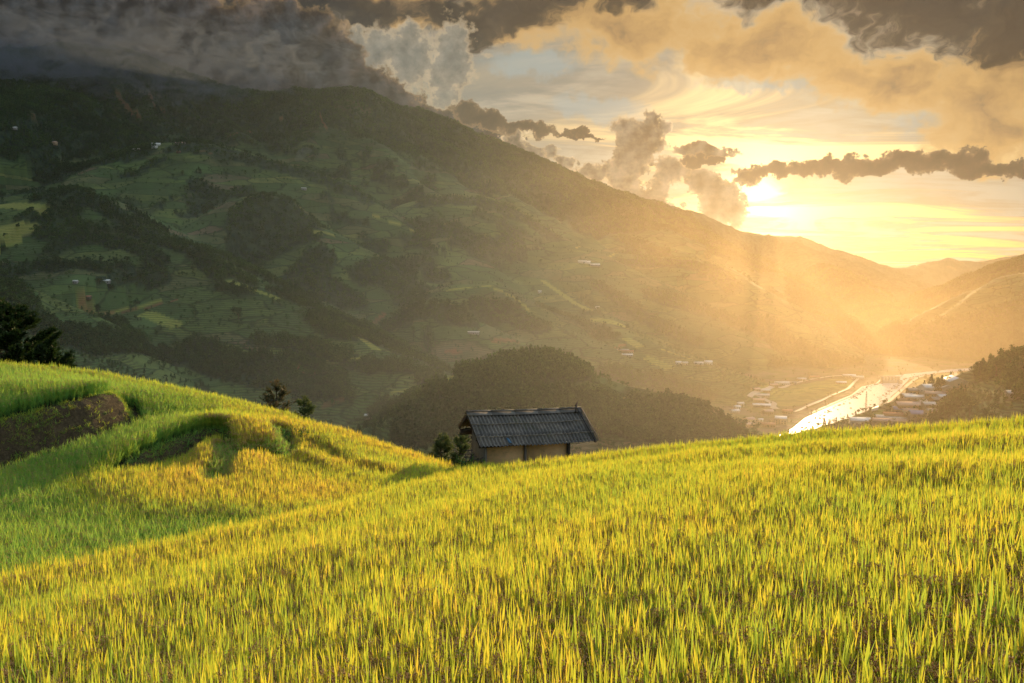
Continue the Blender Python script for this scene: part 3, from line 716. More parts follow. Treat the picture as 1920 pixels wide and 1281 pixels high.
# ------------------------------------------------------------------ river
mt_water, t, b = material("river_water")
pos = t.new('ShaderNodeNewGeometry').outputs['Position']
b.inputs['Base Color'].default_value = (0.58, 0.58, 0.56, 1); b.inputs['Roughness'].default_value = 0.32; b.inputs['IOR'].default_value = 1.9
bp = t.new('ShaderNodeBump'); bp.inputs['Strength'].default_value = 1.0; bp.inputs['Distance'].default_value = 0.12
t.put(bp.inputs['Height'], t.noise(t.v('MULTIPLY', pos, (1, .6, 1)), 0.45, 6, 0.7)); t.l.new(bp.outputs[0], b.inputs['Normal'])
def ribbon(name, pts, widths, mat, lift, zfun=None, n=6, **k):
    """a strip along a line, its height from the ground below or from the points"""
    dense = []
    for i in range(len(pts) - 1):
        a, c = np.array(pts[i], float), np.array(pts[i + 1], float)
        w0 = widths[i] if hasattr(widths, '__len__') else widths; w1 = widths[i + 1] if hasattr(widths, '__len__') else widths
        m = max(2, int(np.hypot(*(c - a)[:2]) / 6))
        for j in range(m): dense.append((*(a + (c - a) * j / m), w0 + (w1 - w0) * j / m))
    dense.append((*np.array(pts[-1], float), widths[-1] if hasattr(widths, '__len__') else widths))
    D = np.array(dense)
    for _ in range(5):
        D[1:-1, :3] = 0.25 * D[:-2, :3] + 0.5 * D[1:-1, :3] + 0.25 * D[2:, :3]
    tn = np.gradient(D[:, :2], axis=0); tn /= np.linalg.norm(tn, axis=1)[:, None] + 1e-9
    nr = np.stack([-tn[:, 1], tn[:, 0]], 1)
    V = []; nn = n + 1
    for s in np.linspace(-0.5, 0.5, nn):
        xy = D[:, :2] + nr * (s * D[:, 3])[:, None]
        z = D[:, 2] if zfun is None else zfun(xy[:, 0], xy[:, 1])
        V.append(np.stack([xy[:, 0], xy[:, 1], z + lift], 1))
    V = np.stack(V, 1).reshape(-1, 3)
    return mesh_obj(name, V, grid_faces(nn, len(D)), mat, smooth_=True, **k)
RV = []
for l_, r_x in zip(RIV_L, RIV_R):
    l_ = np.array(l_); r_x = np.array(r_x); d_ = (r_x - l_) * 0.12
    for q in np.linspace(0, 1, 9): RV.append((*(l_ - d_ + (r_x - l_ + 2 * d_) * q), VZ + 2.3))
wat = mesh_obj("river_water", RV, grid_faces(9, len(RIV_L)), mt_water, smooth_=True)
tag(wat, "wide shallow river shining in the low sun", "river", kind="structure")
mt_road, t, b = material("road_concrete")
pos = t.new('ShaderNodeNewGeometry').outputs['Position']
t.put(b.inputs['Base Color'], t.mix(t.noise(pos, 0.3, 4), (0.36, 0.30, 0.22), (0.5, 0.43, 0.33))); b.inputs['Roughness'].default_value = 0.6
def road(pxl, wd, label, r0=600):
    pts = []
    for a in pxl:
        h = far_hit(*a, r0)
        if h is not None: pts.append(tuple(h))
    o = ribbon("road", pts, wd, mt_road, 0.9, far_z, 2)
    return tag(o, label, "road", kind="structure")
road([(1405, 745), (1412, 738), (1440, 730), (1480, 722), (1520, 712), (1560, 706), (1580, 705)], 8, "pale road running along the far edge of the green valley field")
road([(1412, 738), (1440, 752), (1452, 757), (1445, 764), (1455, 768)], 12, "wide bright road bend among the village houses")
road([(1490, 773), (1530, 756), (1560, 742), (1590, 730), (1603, 716), (1615, 706)], 5, "pale embankment track between the green field and the river")
road([(1520, 776), (1560, 758), (1598, 742), (1618, 726)], 4, "lower embankment track beside the river")
road([(1640, 772), (1665, 755), (1680, 742), (1695, 728), (1715, 712), (1740, 700), (1790, 693), (1850, 691)], 6, "road on the right bank of the river")
road([(1730, 742), (1732, 752), (1738, 758), (1736, 764), (1750, 764)], 12, "bright village street in the right bank cluster")

MIST_LOW, MIST_MID, MIST_GLOW, MIST_SLOPE = 1.8e-4, 3.5e-5, 1.1e-4, 1.05e-4
# ------------------------------------------------------------------ haze filling the valley air
mh = bpy.data.materials.new("haze"); mh.use_nodes = True
t = NT(mh.node_tree); mh.node_tree.nodes.remove(mh.node_tree.nodes['Principled BSDF'])
pv = t.new('ShaderNodeVolumePrincipled')
pv.inputs['Color'].default_value = (0.95, 0.93, 0.88, 1)
pv.inputs['Density'].default_value = 3e-6
pv.inputs['Anisotropy'].default_value = 0.76
t.l.new(pv.outputs[0], mh.node_tree.nodes['Material Output'].inputs['Volume'])
hb = MB()
HZ0, HZ1 = min(FZ.min(), GZ.min()) - 1.0, max(FZ.max(), 0) + 15.0
hb.box(((FX.max() + FX.min()) / 2, 7500, (HZ0 + HZ1) / 2), ((FX.max() - FX.min()) / 2 + 300, 8300, (HZ1 - HZ0) / 2))
haze = hb.obj("haze", mh)
tag(haze, "thin golden evening haze hanging over the valley", "haze", kind="stuff")
# banks of mist lying in the valley: rounded bodies, each thin, thickest where they overlap
def mist_mat(name, dens, col=(0.95, 0.93, 0.88), an=0.82):
    m_ = mh.copy(); m_.name = name; v_ = m_.node_tree.nodes['Principled Volume']
    v_.inputs['Density'].default_value = dens; v_.inputs['Color'].default_value = (*col, 1); v_.inputs['Anisotropy'].default_value = an
    return m_
def ellipsoid(name, c, r, mat, label, rot=0.0, seg=48, kind="stuff", cat=None):
    V = []; F = []; rg = seg // 2
    for i in range(1, rg):
        th = math.pi * i / rg
        for j in range(seg):
            a_ = 2 * math.pi * j / seg; V.append((math.sin(th) * math.cos(a_) * r[0], math.sin(th) * math.sin(a_) * r[1], math.cos(th) * r[2]))
    V += [(0, 0, r[2]), (0, 0, -r[2])]; n_ = len(V)
    for i in range(rg - 2):
        for j in range(seg):
            F.append((i * seg + j, (i + 1) * seg + j, (i + 1) * seg + (j + 1) % seg, i * seg + (j + 1) % seg))
    for j in range(seg):
        F.append((n_ - 2, j, (j + 1) % seg)); F.append((n_ - 1, (rg - 2) * seg + (j + 1) % seg, (rg - 2) * seg + j))
    o = mesh_obj(name, V, F, mat, loc=c); o.rotation_euler = (0, 0, rot)
    return tag(o, label, cat or name, kind=kind)
# one body of valley mist: thick low down, thinning with height, thickest below the sun and sun rays put into its density as streaks along the sun's direction
sunv = Vector(sun_vec); sx_ = sunv.cross(Vector((0, 0, 1))).normalized(); sz_ = sx_.cross(sunv).normalized()
mv = bpy.data.materials.new("valley_mist"); mv.use_nodes = True
t = NT(mv.node_tree); mv.node_tree.nodes.remove(mv.node_tree.nodes['Principled BSDF'])
pv = t.new('ShaderNodeVolumePrincipled'); pv.inputs['Color'].default_value = (0.95, 0.84, 0.68, 1); pv.inputs['Anisotropy'].default_value = 0.62
gp = t.new('ShaderNodeNewGeometry').outputs['Position']
gx_s, gy_s, gz_s = t.sep(gp)
hh = t.m('ADD', gz_s, 210.0)
low = t.m('POWER', 2.718, t.m('DIVIDE', hh, -85.0))
mid = t.m('POWER', 2.718, t.m('DIVIDE', hh, -150.0))
qv = t.v('MULTIPLY', t.v('SUBTRACT', gp, (500, 1750, -110)), (1 / 600.0, 1 / 850.0, 1 / 190.0))
blob = t.m('POWER', 2.718, t.m('MULTIPLY', t.v('DOT_PRODUCT', qv, qv), -1.0))
qw = t.v('MULTIPLY', t.v('SUBTRACT', gp, (230, 520, -120)), (1 / 480.0, 1 / 260.0, 1 / 95.0))
slopes = t.m('MULTIPLY', t.m('MULTIPLY', t.m('POWER', 2.718, t.m('DIVIDE', hh, -330.0)), t.rng(gx_s, 1100.0, 150.0)), t.rng(gy_s, 900.0, 1600.0))
knoll = t.m('POWER', 2.718, t.m('MULTIPLY', t.v('DOT_PRODUCT', qw, qw), -1.0))
t.put(pv.inputs['Color'], t.mix(t.rng(gx_s, -350.0, 420.0), (0.70, 0.88, 1.0), (0.96, 0.72, 0.44)))  # golden sun glow put into the mist colour, cooler blue at the left
uu_ = t.v('DOT_PRODUCT', gp, tuple(sx_)); vv_ = t.v('DOT_PRODUCT', gp, tuple(sz_))
comb = t.noise(t.xyz(t.m('MULTIPLY_ADD', uu_, 1 / 60.0, 5.3), t.m('MULTIPLY', vv_, 1 / 420.0), 0.0), 1.0, 2, .5, dim='2D')
wave = t.m('SINE', t.m('MULTIPLY_ADD', comb, 7.0, t.m('MULTIPLY', uu_, 1 / 17.0)))
shaft = t.rng(t.m('MULTIPLY_ADD', wave, 0.09, comb), 0.36, 0.64, 0.50, 1.6)
wisp = t.rng(t.noise(t.v('MULTIPLY', gp, (1 / 420.0, 1 / 420.0, 1 / 130.0)), 1.0, 3, .55), 0.3, 0.7, 0.55, 1.45)
den = t.m('MULTIPLY_ADD', knoll, 3.0e-4, t.m('ADD', t.m('MULTIPLY', t.m('ADD', t.m('MULTIPLY', low, MIST_LOW), t.m('MULTIPLY_ADD', slopes, MIST_SLOPE, t.m('MULTIPLY', mid, MIST_MID))), wisp), t.m('MULTIPLY', t.m('MULTIPLY', blob, shaft), MIST_GLOW)))
t.put(pv.inputs['Density'], t.m('MULTIPLY', den, t.m('MULTIPLY', t.rng(gy_s, 100.0, 420.0), t.rng(gy_s, 3700.0, 2300.0))))
t.l.new(pv.outputs[0], mv.node_tree.nodes['Material Output'].inputs['Volume'])
mv.cycles.volume_step_rate = 0.8
q = MB(); q.box((400, 3300, (700 + HZ0 + .5) / 2), (3400, 3150, (700 - HZ0 - .5) / 2))
tag(q.obj("mist", mv), "valley mist, thickest over the river, sun rays and golden glow put into its density and colour", "mist", kind="stuff")
# ------------------------------------------------------------------ rice: leaf material and plant meshes
def leaf_material(name, stops_low, stops_tip, transl=0.5):
    mt, t, b = material(name)
    at = lambda n_, ty='GEOMETRY': t.new('ShaderNodeAttribute', attribute_name=n_, attribute_type=ty).outputs['Fac']
    tt = at('t'); hue = at('hue'); ripe = at('ripe', 'INSTANCER'); kind = at('grain')
    pos = t.new('ShaderNodeNewGeometry').outputs['Position']
    k = t.m('ADD', ripe, t.m('MULTIPLY', t.m('SUBTRACT', hue, 0.5), 0.55), clamp=True)
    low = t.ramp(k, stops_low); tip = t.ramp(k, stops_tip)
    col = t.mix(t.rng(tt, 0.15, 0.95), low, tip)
    grain = t.mix(hue, (0.50, 0.30, 0.13), (0.74, 0.50, 0.24))
    col = t.mix(kind, col, grain)
    b.inputs['Base Color'].default_value = (0, 0, 0, 1)
    t.put(b.inputs['Base Color'], col); b.inputs['Roughness'].default_value = 0.55; b.inputs['Specular IOR Level'].default_value = 0.3
    tr = t.new('ShaderNodeBsdfTranslucent'); t.put(tr.inputs[0], t.mix(0.25, col, t.v('MULTIPLY', col, (1.5, 1.25, 0.5))))
    mx = t.new('ShaderNodeMixShader'); t.put(mx.inputs[0], t.m('MULTIPLY', t.m('SUBTRACT', 1.0, t.m('MULTIPLY', kind, 0.6)), transl))
    t.l.new(b.outputs[0], mx.inputs[1]); t.l.new(tr.outputs[0], mx.inputs[2])
    t.l.new(mx.outputs[0], mt.node_tree.nodes['Material Output'].inputs[0])
    return mt
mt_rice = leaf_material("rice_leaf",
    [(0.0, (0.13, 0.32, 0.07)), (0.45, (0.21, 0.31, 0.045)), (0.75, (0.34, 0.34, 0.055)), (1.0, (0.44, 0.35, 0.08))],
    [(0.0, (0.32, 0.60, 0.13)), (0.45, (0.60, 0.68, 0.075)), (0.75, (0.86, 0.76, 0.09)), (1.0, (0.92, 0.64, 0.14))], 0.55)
class Leafy:
    def __init__(s): s.V = []; s.F = []; s.t = []; s.h = []; s.g = []
    def blade(s, base, yaw, lean, length, width, curl, seg=4, hue=None, g=0.0, droop=0.0, t0=0.0):
        hue = random.random() if hue is None else hue
        n0 = len(s.V)
        d = Vector((math.cos(yaw), math.sin(yaw), 0)); sd = Vector((-math.sin(yaw), math.cos(yaw), 0))
        # the blade's broad face turns freely about its own axis
        tw = random.uniform(0, math.pi)
        p = Vector(base); ang = lean
        for i in range(seg + 1):
            u = i / seg
            wd = width * (min(1.0, 0.6 + 1.6 * u) * (1 - u ** 1.7)) * 0.5
            if i == seg: wd = 0.0
            ax = (d * math.cos(tw) + sd * math.sin(tw))
            if i == seg:
                s.V.append(tuple(p)); s.t.append(t0 + (1 - t0) * u); s.h.append(hue); s.g.append(g)
            else:
                for q in (-1, 1):
                    s.V.append(tuple(p + ax * (wd * q))); s.t.append(t0 + (1 - t0) * u); s.h.append(hue); s.g.append(g)
            p = p + (d * math.sin(ang) + Vector((0, 0, 1)) * math.cos(ang)) * (length / seg)
            ang += curl / seg * (0.5 + u) + droop * u / seg
        for i in range(seg - 1):
            a = n0 + 2 * i
            s.F.append((a, a + 1, a + 3, a + 2))
        a = n0 + 2 * (seg - 1)
        s.F.append((a, a + 1, a + 2))
    def panicle(s, base, yaw, hue):
        d = Vector((math.cos(yaw), math.sin(yaw), 0)); sd = Vector((-d.y, d.x, 0))
        p = Vector(base); ang = rad(random.uniform(10, 30)); L = random.uniform(.16, .24); seg = 9
        pts = []
        for i in range(seg + 1):
            pts.append(p.copy()); p = p + (d * math.sin(ang) + Vector((0, 0, 1)) * math.cos(ang)) * (L / seg); ang += rad(random.uniform(14, 20))
        for i in range(1, seg + 1):
            for k in range(3):
                c = pts[i] + Vector((random.uniform(-1, 1), random.uniform(-1, 1), random.uniform(-1.4, 0.4))) * (.006 + .012 * (i / seg))
                a = Vector((random.uniform(-.5, .5), random.uniform(-.5, .5), -1)).normalized() * .0080
                bq = a.orthogonal().normalized() * .0040; cq = a.normalized().cross(bq)
                n0 = len(s.V)
                for v in (c - a, c + bq, c + cq, c - bq, c - cq, c + a):
                    s.V.append(tuple(v)); s.t.append(.7); s.h.append(min(1, max(0, hue + random.uniform(-.3, .3)))); s.g.append(1.0)
                for f in ((0, 1, 2), (0, 2, 3), (0, 3, 4), (0, 4, 1), (5, 2, 1), (5, 3, 2), (5, 4, 3), (5, 1, 4)):
                    s.F.append(tuple(n0 + q for q in f))
    def source(s, name, mat):
        me = bpy.data.meshes.new(name); me.from_pydata(s.V, [], s.F)
        for k, a in (('t', s.t), ('hue', s.h), ('grain', s.g)):
            at = me.attributes.new(k, 'FLOAT', 'POINT'); at.data.foreach_set('value', np.array(a, np.float32))
        me.materials.append(mat); me.polygons.foreach_set('use_smooth', np.ones(len(me.polygons), bool)); me.update()
        return bpy.data.objects.new(name, me)           # a source for the scatter, not linked to the scene
def rice_clump(kind):
    L = Leafy()
    ns = random.randint(9, 12)
    for i in range(ns):
        a = random.uniform(0, 6.28); r = random.uniform(0, .055)
        bx, by = r * math.cos(a), r * math.sin(a)
        out = a + random.uniform(-.5, .5)
        hh = random.uniform(.85, 1.08)
        # culm
        L.blade((bx, by, 0), out, rad(random.uniform(2, 9)), .50 * hh, .006, .05, 2, .3, t0=0)
        tx, ty = bx + math.cos(out) * .045, by + math.sin(out) * .045
        if kind == 'ripe':
            L.blade((tx, ty, .36 * hh), random.uniform(0, 6.28), rad(random.uniform(2, 13)), random.uniform(.24, .36) * hh, random.uniform(.014, .023), random.uniform(-.1, .2), 4, t0=.25)
            if random.random() < .75: L.blade((tx, ty, .26 * hh), random.uniform(0, 6.28), rad(random.uniform(8, 28)), random.uniform(.26, .36), random.uniform(.009, .014), random.uniform(.1, .8), 4)
            L.blade((bx, by, .12), random.uniform(0, 6.28), rad(random.uniform(15, 45)), random.uniform(.2, .34), .010, random.uniform(.5, 1.6), 4, hue=random.uniform(.2, 1))
            if random.random() < .85: L.panicle((tx, ty, .45 * hh), random.uniform(0, 6.28), random.random())
            if random.random() < .15: L.panicle((bx, by, .46 * hh), random.uniform(0, 6.28), random.random())
        else:
            L.blade((tx, ty, .34 * hh), random.uniform(0, 6.28), rad(random.uniform(4, 22)), random.uniform(.22, .34) * hh, random.uniform(.009, .014), random.uniform(0, .9), 4, t0=.2)
            L.blade((tx, ty, .24 * hh), random.uniform(0, 6.28), rad(random.uniform(8, 30)), random.uniform(.24, .34), random.uniform(.008, .012), random.uniform(.2, 1.1), 4)
            L.blade((bx, by, .12), random.uniform(0, 6.28), rad(random.uniform(15, 40)), random.uniform(.2, .3), .009, random.uniform(.5, 1.4), 3)
            if random.random() < .18: L.panicle((tx, ty, .42 * hh), random.uniform(0, 6.28), random.random())
    return L
def scatter(name, pts, rot, scl, sources, var, mat=None, attrs=None, **k):
    """one object of stuff: points that carry copies of the source plants"""
    A_ = {'rot': rot, 'scl': scl}
    A_.update(attrs or {})
    me = bpy.data.meshes.new(name)
    me.vertices.add(len(pts)); me.vertices.foreach_set('co', np.asarray(pts, np.float32).ravel())
    for key, a in A_.items():
        a = np.asarray(a, np.float32)
        if a.ndim == 1: at = me.attributes.new(key, 'FLOAT', 'POINT'); at.data.foreach_set('value', a)
        else: at = me.attributes.new(key, 'FLOAT_VECTOR', 'POINT'); at.data.foreach_set('vector', a.ravel())
    at = me.attributes.new('var', 'INT', 'POINT'); at.data.foreach_set('value', np.asarray(var, np.int32))
    o = bpy.data.objects.new(name, me); COL.objects.link(o)
    g = bpy.data.node_groups.new(name + "_scatter", 'GeometryNodeTree')
    g.interface.new_socket('Geometry', in_out='INPUT', socket_type='NodeSocketGeometry')
    g.interface.new_socket('Geometry', in_out='OUTPUT', socket_type='NodeSocketGeometry')
    N = g.nodes; Lk = g.links
    gi = N.new('NodeGroupInput'); go = N.new('NodeGroupOutput')
    iop = N.new('GeometryNodeInstanceOnPoints'); jn = N.new('GeometryNodeJoinGeometry')
    for s_ in reversed(sources):                   # join keeps the order of the last link first
        oi = N.new('GeometryNodeObjectInfo'); oi.inputs['Object'].default_value = s_; oi.inputs['As Instance'].default_value = True
        Lk.new(oi.outputs['Geometry'], jn.inputs[0])
    def named(nm, ty):
        q = N.new('GeometryNodeInputNamedAttribute'); q.data_type = ty; q.inputs['Name'].default_value = nm; return q.outputs['Attribute']
    Lk.new(gi.outputs[0], iop.inputs['Points']); Lk.new(jn.outputs[0], iop.inputs['Instance'])
    iop.inputs['Pick Instance'].default_value = True
    Lk.new(named('var', 'INT'), iop.inputs['Instance Index'])
    er = N.new('FunctionNodeEulerToRotation'); Lk.new(named('rot', 'FLOAT_VECTOR'), er.inputs[0]); Lk.new(er.outputs[0], iop.inputs['Rotation'])
    Lk.new(named('scl', 'FLOAT'), iop.inputs['Scale'])
    Lk.new(iop.outputs[0], go.inputs[0])
    md = o.modifiers.new('scatter', 'NODES'); md.node_group = g
    return tag(o, **k)
RIPE = [rice_clump('ripe').source("rice_source", mt_rice) for _ in range(7)]
GREEN = [rice_clump('green').source("rice_source", mt_rice) for _ in range(5)]

# ------------------------------------------------------------------ planting
def jitter_grid(x0, x1, y0, y1, st):
    xs = np.arange(x0, x1, st); ys = np.arange(y0, y1, st)
    A1, B1 = np.meshgrid(xs, ys)
    A1 = A1 + rng.uniform(-.42, .42, A1.shape) * st; B1 = B1 + rng.uniform(-.42, .42, B1.shape) * st
    return A1.ravel(), B1.ravel()
def in_view(x, y, pad=0.06):
    return (y > 0.5) & (np.abs(x) < y * (960 / FPX + pad) + 1.6)
px1, py1 = jitter_grid(-20, 26, 0.8, 38, 0.138)
m = in_view(px1, py1); px1, py1 = px1[m], py1[m]
_, bnk, innn, over = top_surface(px1, py1, True)
a_1 = np.arctan2(px1, py1); r_1 = np.hypot(px1, py1); rs_1 = np.interp(a_1, sk_a, sk_r)
over = r_1 - rs_1
# project every plant's spot back on the zones of the fields (world polygons derived once from the picture)
ZG = [tuple(hit_L(a, b_))[:2] for a, b_ in [(-500, 560 + 90), (0, 668), (200, 697), (385, 735), (405, 770), (330, 800), (170, 868), (300, 930), (480, 950), (640, 945), (780, 905), (760, 925), (600, 960), (300, 1020), (0, 1090), (-500, 1190)]]
dN, _, _, _ = seg_dist(px1, py1, near_line)
inner_near = innn
zg = inside(px1, py1, ZG)
dZ, _, _, _ = seg_dist(px1, py1, [(*p, 0) for p in ZG + ZG[:1]])
g_soft = smooth(-1.6, 1.6, np.where(zg, dZ, -dZ) + 1.5 * (fbm(px1 * .5, py1 * .5, 3, 5) - .5))
ORANGE = [[(230, 860), (300, 830), (400, 800), (405, 840), (380, 880), (300, 890), (560, 905)], [(540, 780), (640, 800), (760, 840), (850, 866)], [(550, 790), (590, 820), (650, 850), (720, 868)]]
om_ = np.zeros(len(px1))
for ln, wd in zip(ORANGE, (2.2, 1.1, 0.5)):
    d_, _, _, _ = seg_dist(px1, py1, [tuple(hit_L(a, b_)) for a, b_ in ln]); om_ = np.maximum(om_, 1 - smooth(wd * .4, wd * 1.4, d_))
ripe_hill = 0.52 + 0.24 * om_ + 0.25 * (fbm(px1 * .6, py1 * .6, 3, 8) - .5)
ripe_hill = ripe_hill * (1 - g_soft) + g_soft * (0.08 + 0.20 * (fbm(px1 * .5, py1 * .5, 3, 18) - .3))
ripe_near = 0.55 + 0.30 * (fbm(px1 * .45, py1 * .45, 4, 28) - .5) + 0.04 * np.sin((dN + .5) * 1.55)
ripe = np.clip(np.where(inner_near, ripe_near, ripe_hill) + rng.uniform(-.12, .12, len(px1)), 0, 1)
strip = np.zeros(len(px1))
for bk_ in (2, 3):
    d_, _, _, _ = seg_dist(px1, py1, BANKS[bk_][0]); strip = np.maximum(strip, 1 - smooth(.25, .5, d_))
ripe = ripe * (1 - .8 * strip)
gz1 = ground_z(px1, py1)
keep = (bnk < 0.35) & (over < 1.2) & ~((np.abs(px1 - HX) < 2.9) & (py1 > 27.4)) & ~(inner_near & (r_1 > rs_1 + .15) & (a_1 > -.06) & (a_1 < .2))
scl = (1 - .35 * strip) * (0.92 + 0.16 * rng.rand(len(px1))) * (1 + 0.12 * (fbm(px1 * .8, py1 * .8, 3, 77) - .5))
rot = np.stack([rng.normal(0, .05, len(px1)), rng.normal(0, .05, len(px1)), rng.uniform(0, 6.28, len(px1))], 1)
P3 = np.stack([px1, py1, gz1 - 0.02], 1)
def plant(name, sel, srcs, label):
    n_ = int(sel.sum())
    return scatter(name, P3[sel], rot[sel], scl[sel], srcs, rng.randint(0, len(srcs), n_), attrs={'ripe': ripe[sel]}, kind="stuff", label=label, cat="rice")
is_green = (g_soft > .5) & ~inner_near
plant("ripe_rice", keep & inner_near, RIPE, "tall yellow ripening rice filling the sloping field nearest the camera")
plant("hillside_rice", keep & ~inner_near & ~is_green, RIPE, "golden orange rice on the rounded terraces left of the hut")
plant("green_rice", keep & is_green, GREEN, "younger green rice in the hollow and on the terraces at the left")
print("RICE", int(keep.sum()))
# grass on the cut banks
def grass_tuft():
    L = Leafy()
    for i in range(16):
        a = random.uniform(0, 6.28)
        L.blade((random.uniform(-.06, .06), random.uniform(-.06, .06), 0), a, rad(random.uniform(15, 70)), random.uniform(.08, .2), random.uniform(.006, .014), random.uniform(.3, 1.6), 3)
    return L
TUFT = [grass_tuft().source("grass_source", mt_rice) for _ in range(4)]
bx1, by1 = jitter_grid(-22, 2, 14, 34, 0.085)
m = in_view(bx1, by1); bx1, by1 = bx1[m], by1[m]
_, bb, ii, _ = top_surface(bx1, by1, True)
d0, _, _, _ = seg_dist(bx1, by1, BANKS[0][0])
dens = np.where(d0 < 1.6, 0.30 + 0.9 * smooth(.5, .62, fbm(bx1 * .9, by1 * .9, 3, 66)), 1.0)
sel = (bb > .3) & ~ii & (rng.rand(len(bx1)) < dens)
nb = int(sel.sum())
scatter("bank_grass", np.stack([bx1, by1, ground_z(bx1, by1)], 1)[sel], np.stack([rng.normal(0, .3, nb), rng.normal(0, .3, nb), rng.uniform(0, 6.28, nb)], 1), 0.7 + .7 * rng.rand(nb), TUFT, rng.randint(0, 4, nb),
    attrs={'ripe': np.clip(0.05 + .35 * rng.rand(nb) ** 2 + .25 * (d0[sel] < 1.6), 0, 1)}, kind="stuff", label="short grass and weeds growing on the terrace banks", cat="grass")
# ------------------------------------------------------------------ the hut
mt_roof, t, b = material("roof_sheet")
pos = t.new('ShaderNodeTexCoord').outputs['Object']
n = t.noise(pos, 1.6, 6, 0.65); n2_ = t.noise(pos, 9, 5, 0.7)
c = t.ramp(t.m('ADD', t.m('MULTIPLY', n, .6), t.m('MULTIPLY', n2_, .4)), [(0.33, (0.070, 0.062, 0.052)), (0.5, (0.15, 0.132, 0.11)), (0.62, (0.25, 0.21, 0.165)), (0.72, (0.34, 0.24, 0.18))])
moss = t.rng(t.noise(t.v('ADD', pos, (7, 3, 1)), 1.1, 5, .7), .56, .68)
c = t.mix(t.m('MULTIPLY', moss, .6), c, (0.09, 0.095, 0.045))
t.put(b.inputs['Base Color'], c); b.inputs['Roughness'].default_value = .7; b.inputs['Specular IOR Level'].default_value = .35
def wood_mat(name, c0, c1, sc=(3, 3, 26)):
    mt, t, b = material(name)
    pos = t.new('ShaderNodeTexCoord').outputs['Object']
    n = t.noise(t.v('MULTIPLY', pos, (sc[2], sc[1], sc[0])), 1.0, 5, .65)
    n3 = t.noise(pos, 2.3, 4)
    t.put(b.inputs['Base Color'], t.mix(t.m('ADD', t.m('MULTIPLY', n, .7), t.m('MULTIPLY', n3, .3)), c0, c1)); b.inputs['Roughness'].default_value = .85
    bp = t.new('ShaderNodeBump'); bp.inputs['Strength'].default_value = .6; bp.inputs['Distance'].default_value = .01
    t.put(bp.inputs['Height'], n); t.l.new(bp.outputs[0], b.inputs['Normal'])
    return mt
mt_grey = wood_mat("weathered_boards", (0.07, 0.062, 0.055), (0.30, 0.28, 0.25))
mt_darkw = wood_mat("dark_timber", (0.018, 0.015, 0.012), (0.075, 0.062, 0.05))
mt_pale = wood_mat("pale_pole", (0.10, 0.085, 0.065), (0.28, 0.24, 0.18))
mt_mud, t, b = material("clay_panel")
pos = t.new('ShaderNodeTexCoord').outputs['Object']
n = t.noise(t.v('MULTIPLY', pos, (1, 1, 1.6)), 2.4, 6, .65); n2_ = t.noise(pos, 12, 4, .7)
c = t.ramp(t.m('ADD', t.m('MULTIPLY', n, .7), t.m('MULTIPLY', n2_, .3)), [(.3, (0.26, 0.18, 0.09)), (.45, (0.56, 0.38, 0.19)), (.58, (0.68, 0.45, 0.22)), (.72, (0.70, 0.38, 0.19))])
t.put(b.inputs['Base Color'], c); b.inputs['Roughness'].default_value = .95
mt_blue, t, b = material("blue_plastic"); b.inputs['Base Color'].default_value = (0.03, 0.10, 0.17, 1); b.inputs['Roughness'].default_value = .4

PSI = rad(21)
HC = P(908, 860, 27.4); HC = (float(HC[0]), 27.4, -7.12)
hut = empty("field_hut", HC, PSI)
tag(hut, "small hut with grey corrugated roof and clay walls at the edge of the rice", "hut")
U0, U1, V0, V1, ZR, ZE = -0.31, 4.15, -0.42, 2.05, -5.03 - HC[2], -5.92 - HC[2]
VR = 1.0
slope_len = math.hypot(VR - V0, ZR - ZE)
def slope_pt(u, s, side, off=0.0):
    """a point on the front (side 0) or back slope; s 0 at the ridge, 1 at the eave"""
    if side == 0: v = VR + (V0 - VR) * s; nx, nz = -(ZR - ZE) / slope_len, (VR - V0) / slope_len
    else: v = VR + (V1 - VR) * s; nx, nz = (ZR - ZE) / slope_len, (VR - V0) / slope_len
    z = ZR + (ZE - ZR) * s * (1 if side == 0 else (V1 - VR) / (VR - V0)) - 0.03 * math.sin(math.pi * (u - U0) / (U1 - U0)) - 0.14 * (u - U0) / (U1 - U0)
    return (u, v + nx * off, z + nz * off)
def sheet(side, s0, s1, u0, u1, lift0, lift1, seed):
    """a row of corrugated sheets with real thickness"""
    r_ = random.Random(seed)
    per = 0.135; m = int((u1 - u0) / per * 8); rows = 5
    V = []; F = []
    ups = [u0 + (u1 - u0) * i / m for i in range(m + 1)]
    wob = [r_.uniform(-.004, .004) for _ in range(60)]
    for lay in (0, 1):
        for j in range(rows + 1):
            q = j / rows; s_ = s0 + (s1 - s0) * q
            for u in ups:
                k = int((u - u0) / 0.95)
                o_ = 0.031 * math.cos(2 * math.pi * (u - u0) / per) + lift0 + (lift1 - lift0) * q + wob[k] * q
                se = s_ + (wob[k + 20] * 2.2 if j == rows else 0)
                V.append(slope_pt(u, se, side, o_ - (0.007 if lay else 0)))
    W = m + 1
    for lay in (0, 1):
        b0 = lay * (rows + 1) * W
        for j in range(rows):
            for i in range(m):
                a = b0 + j * W + i; f = (a, a + 1, a + W + 1, a + W)
                F.append(f if lay == 0 else f[::-1])
    top = (rows + 1) * W
    for i in range(m):
        for a in (i, rows * W + i): F.append((a, a + top, a + 1 + top, a + 1))
    for j in range(rows):
        for a in (j * W, j * W + m): F.append((a, a + W, a + W + top, a + top))
    return V, F
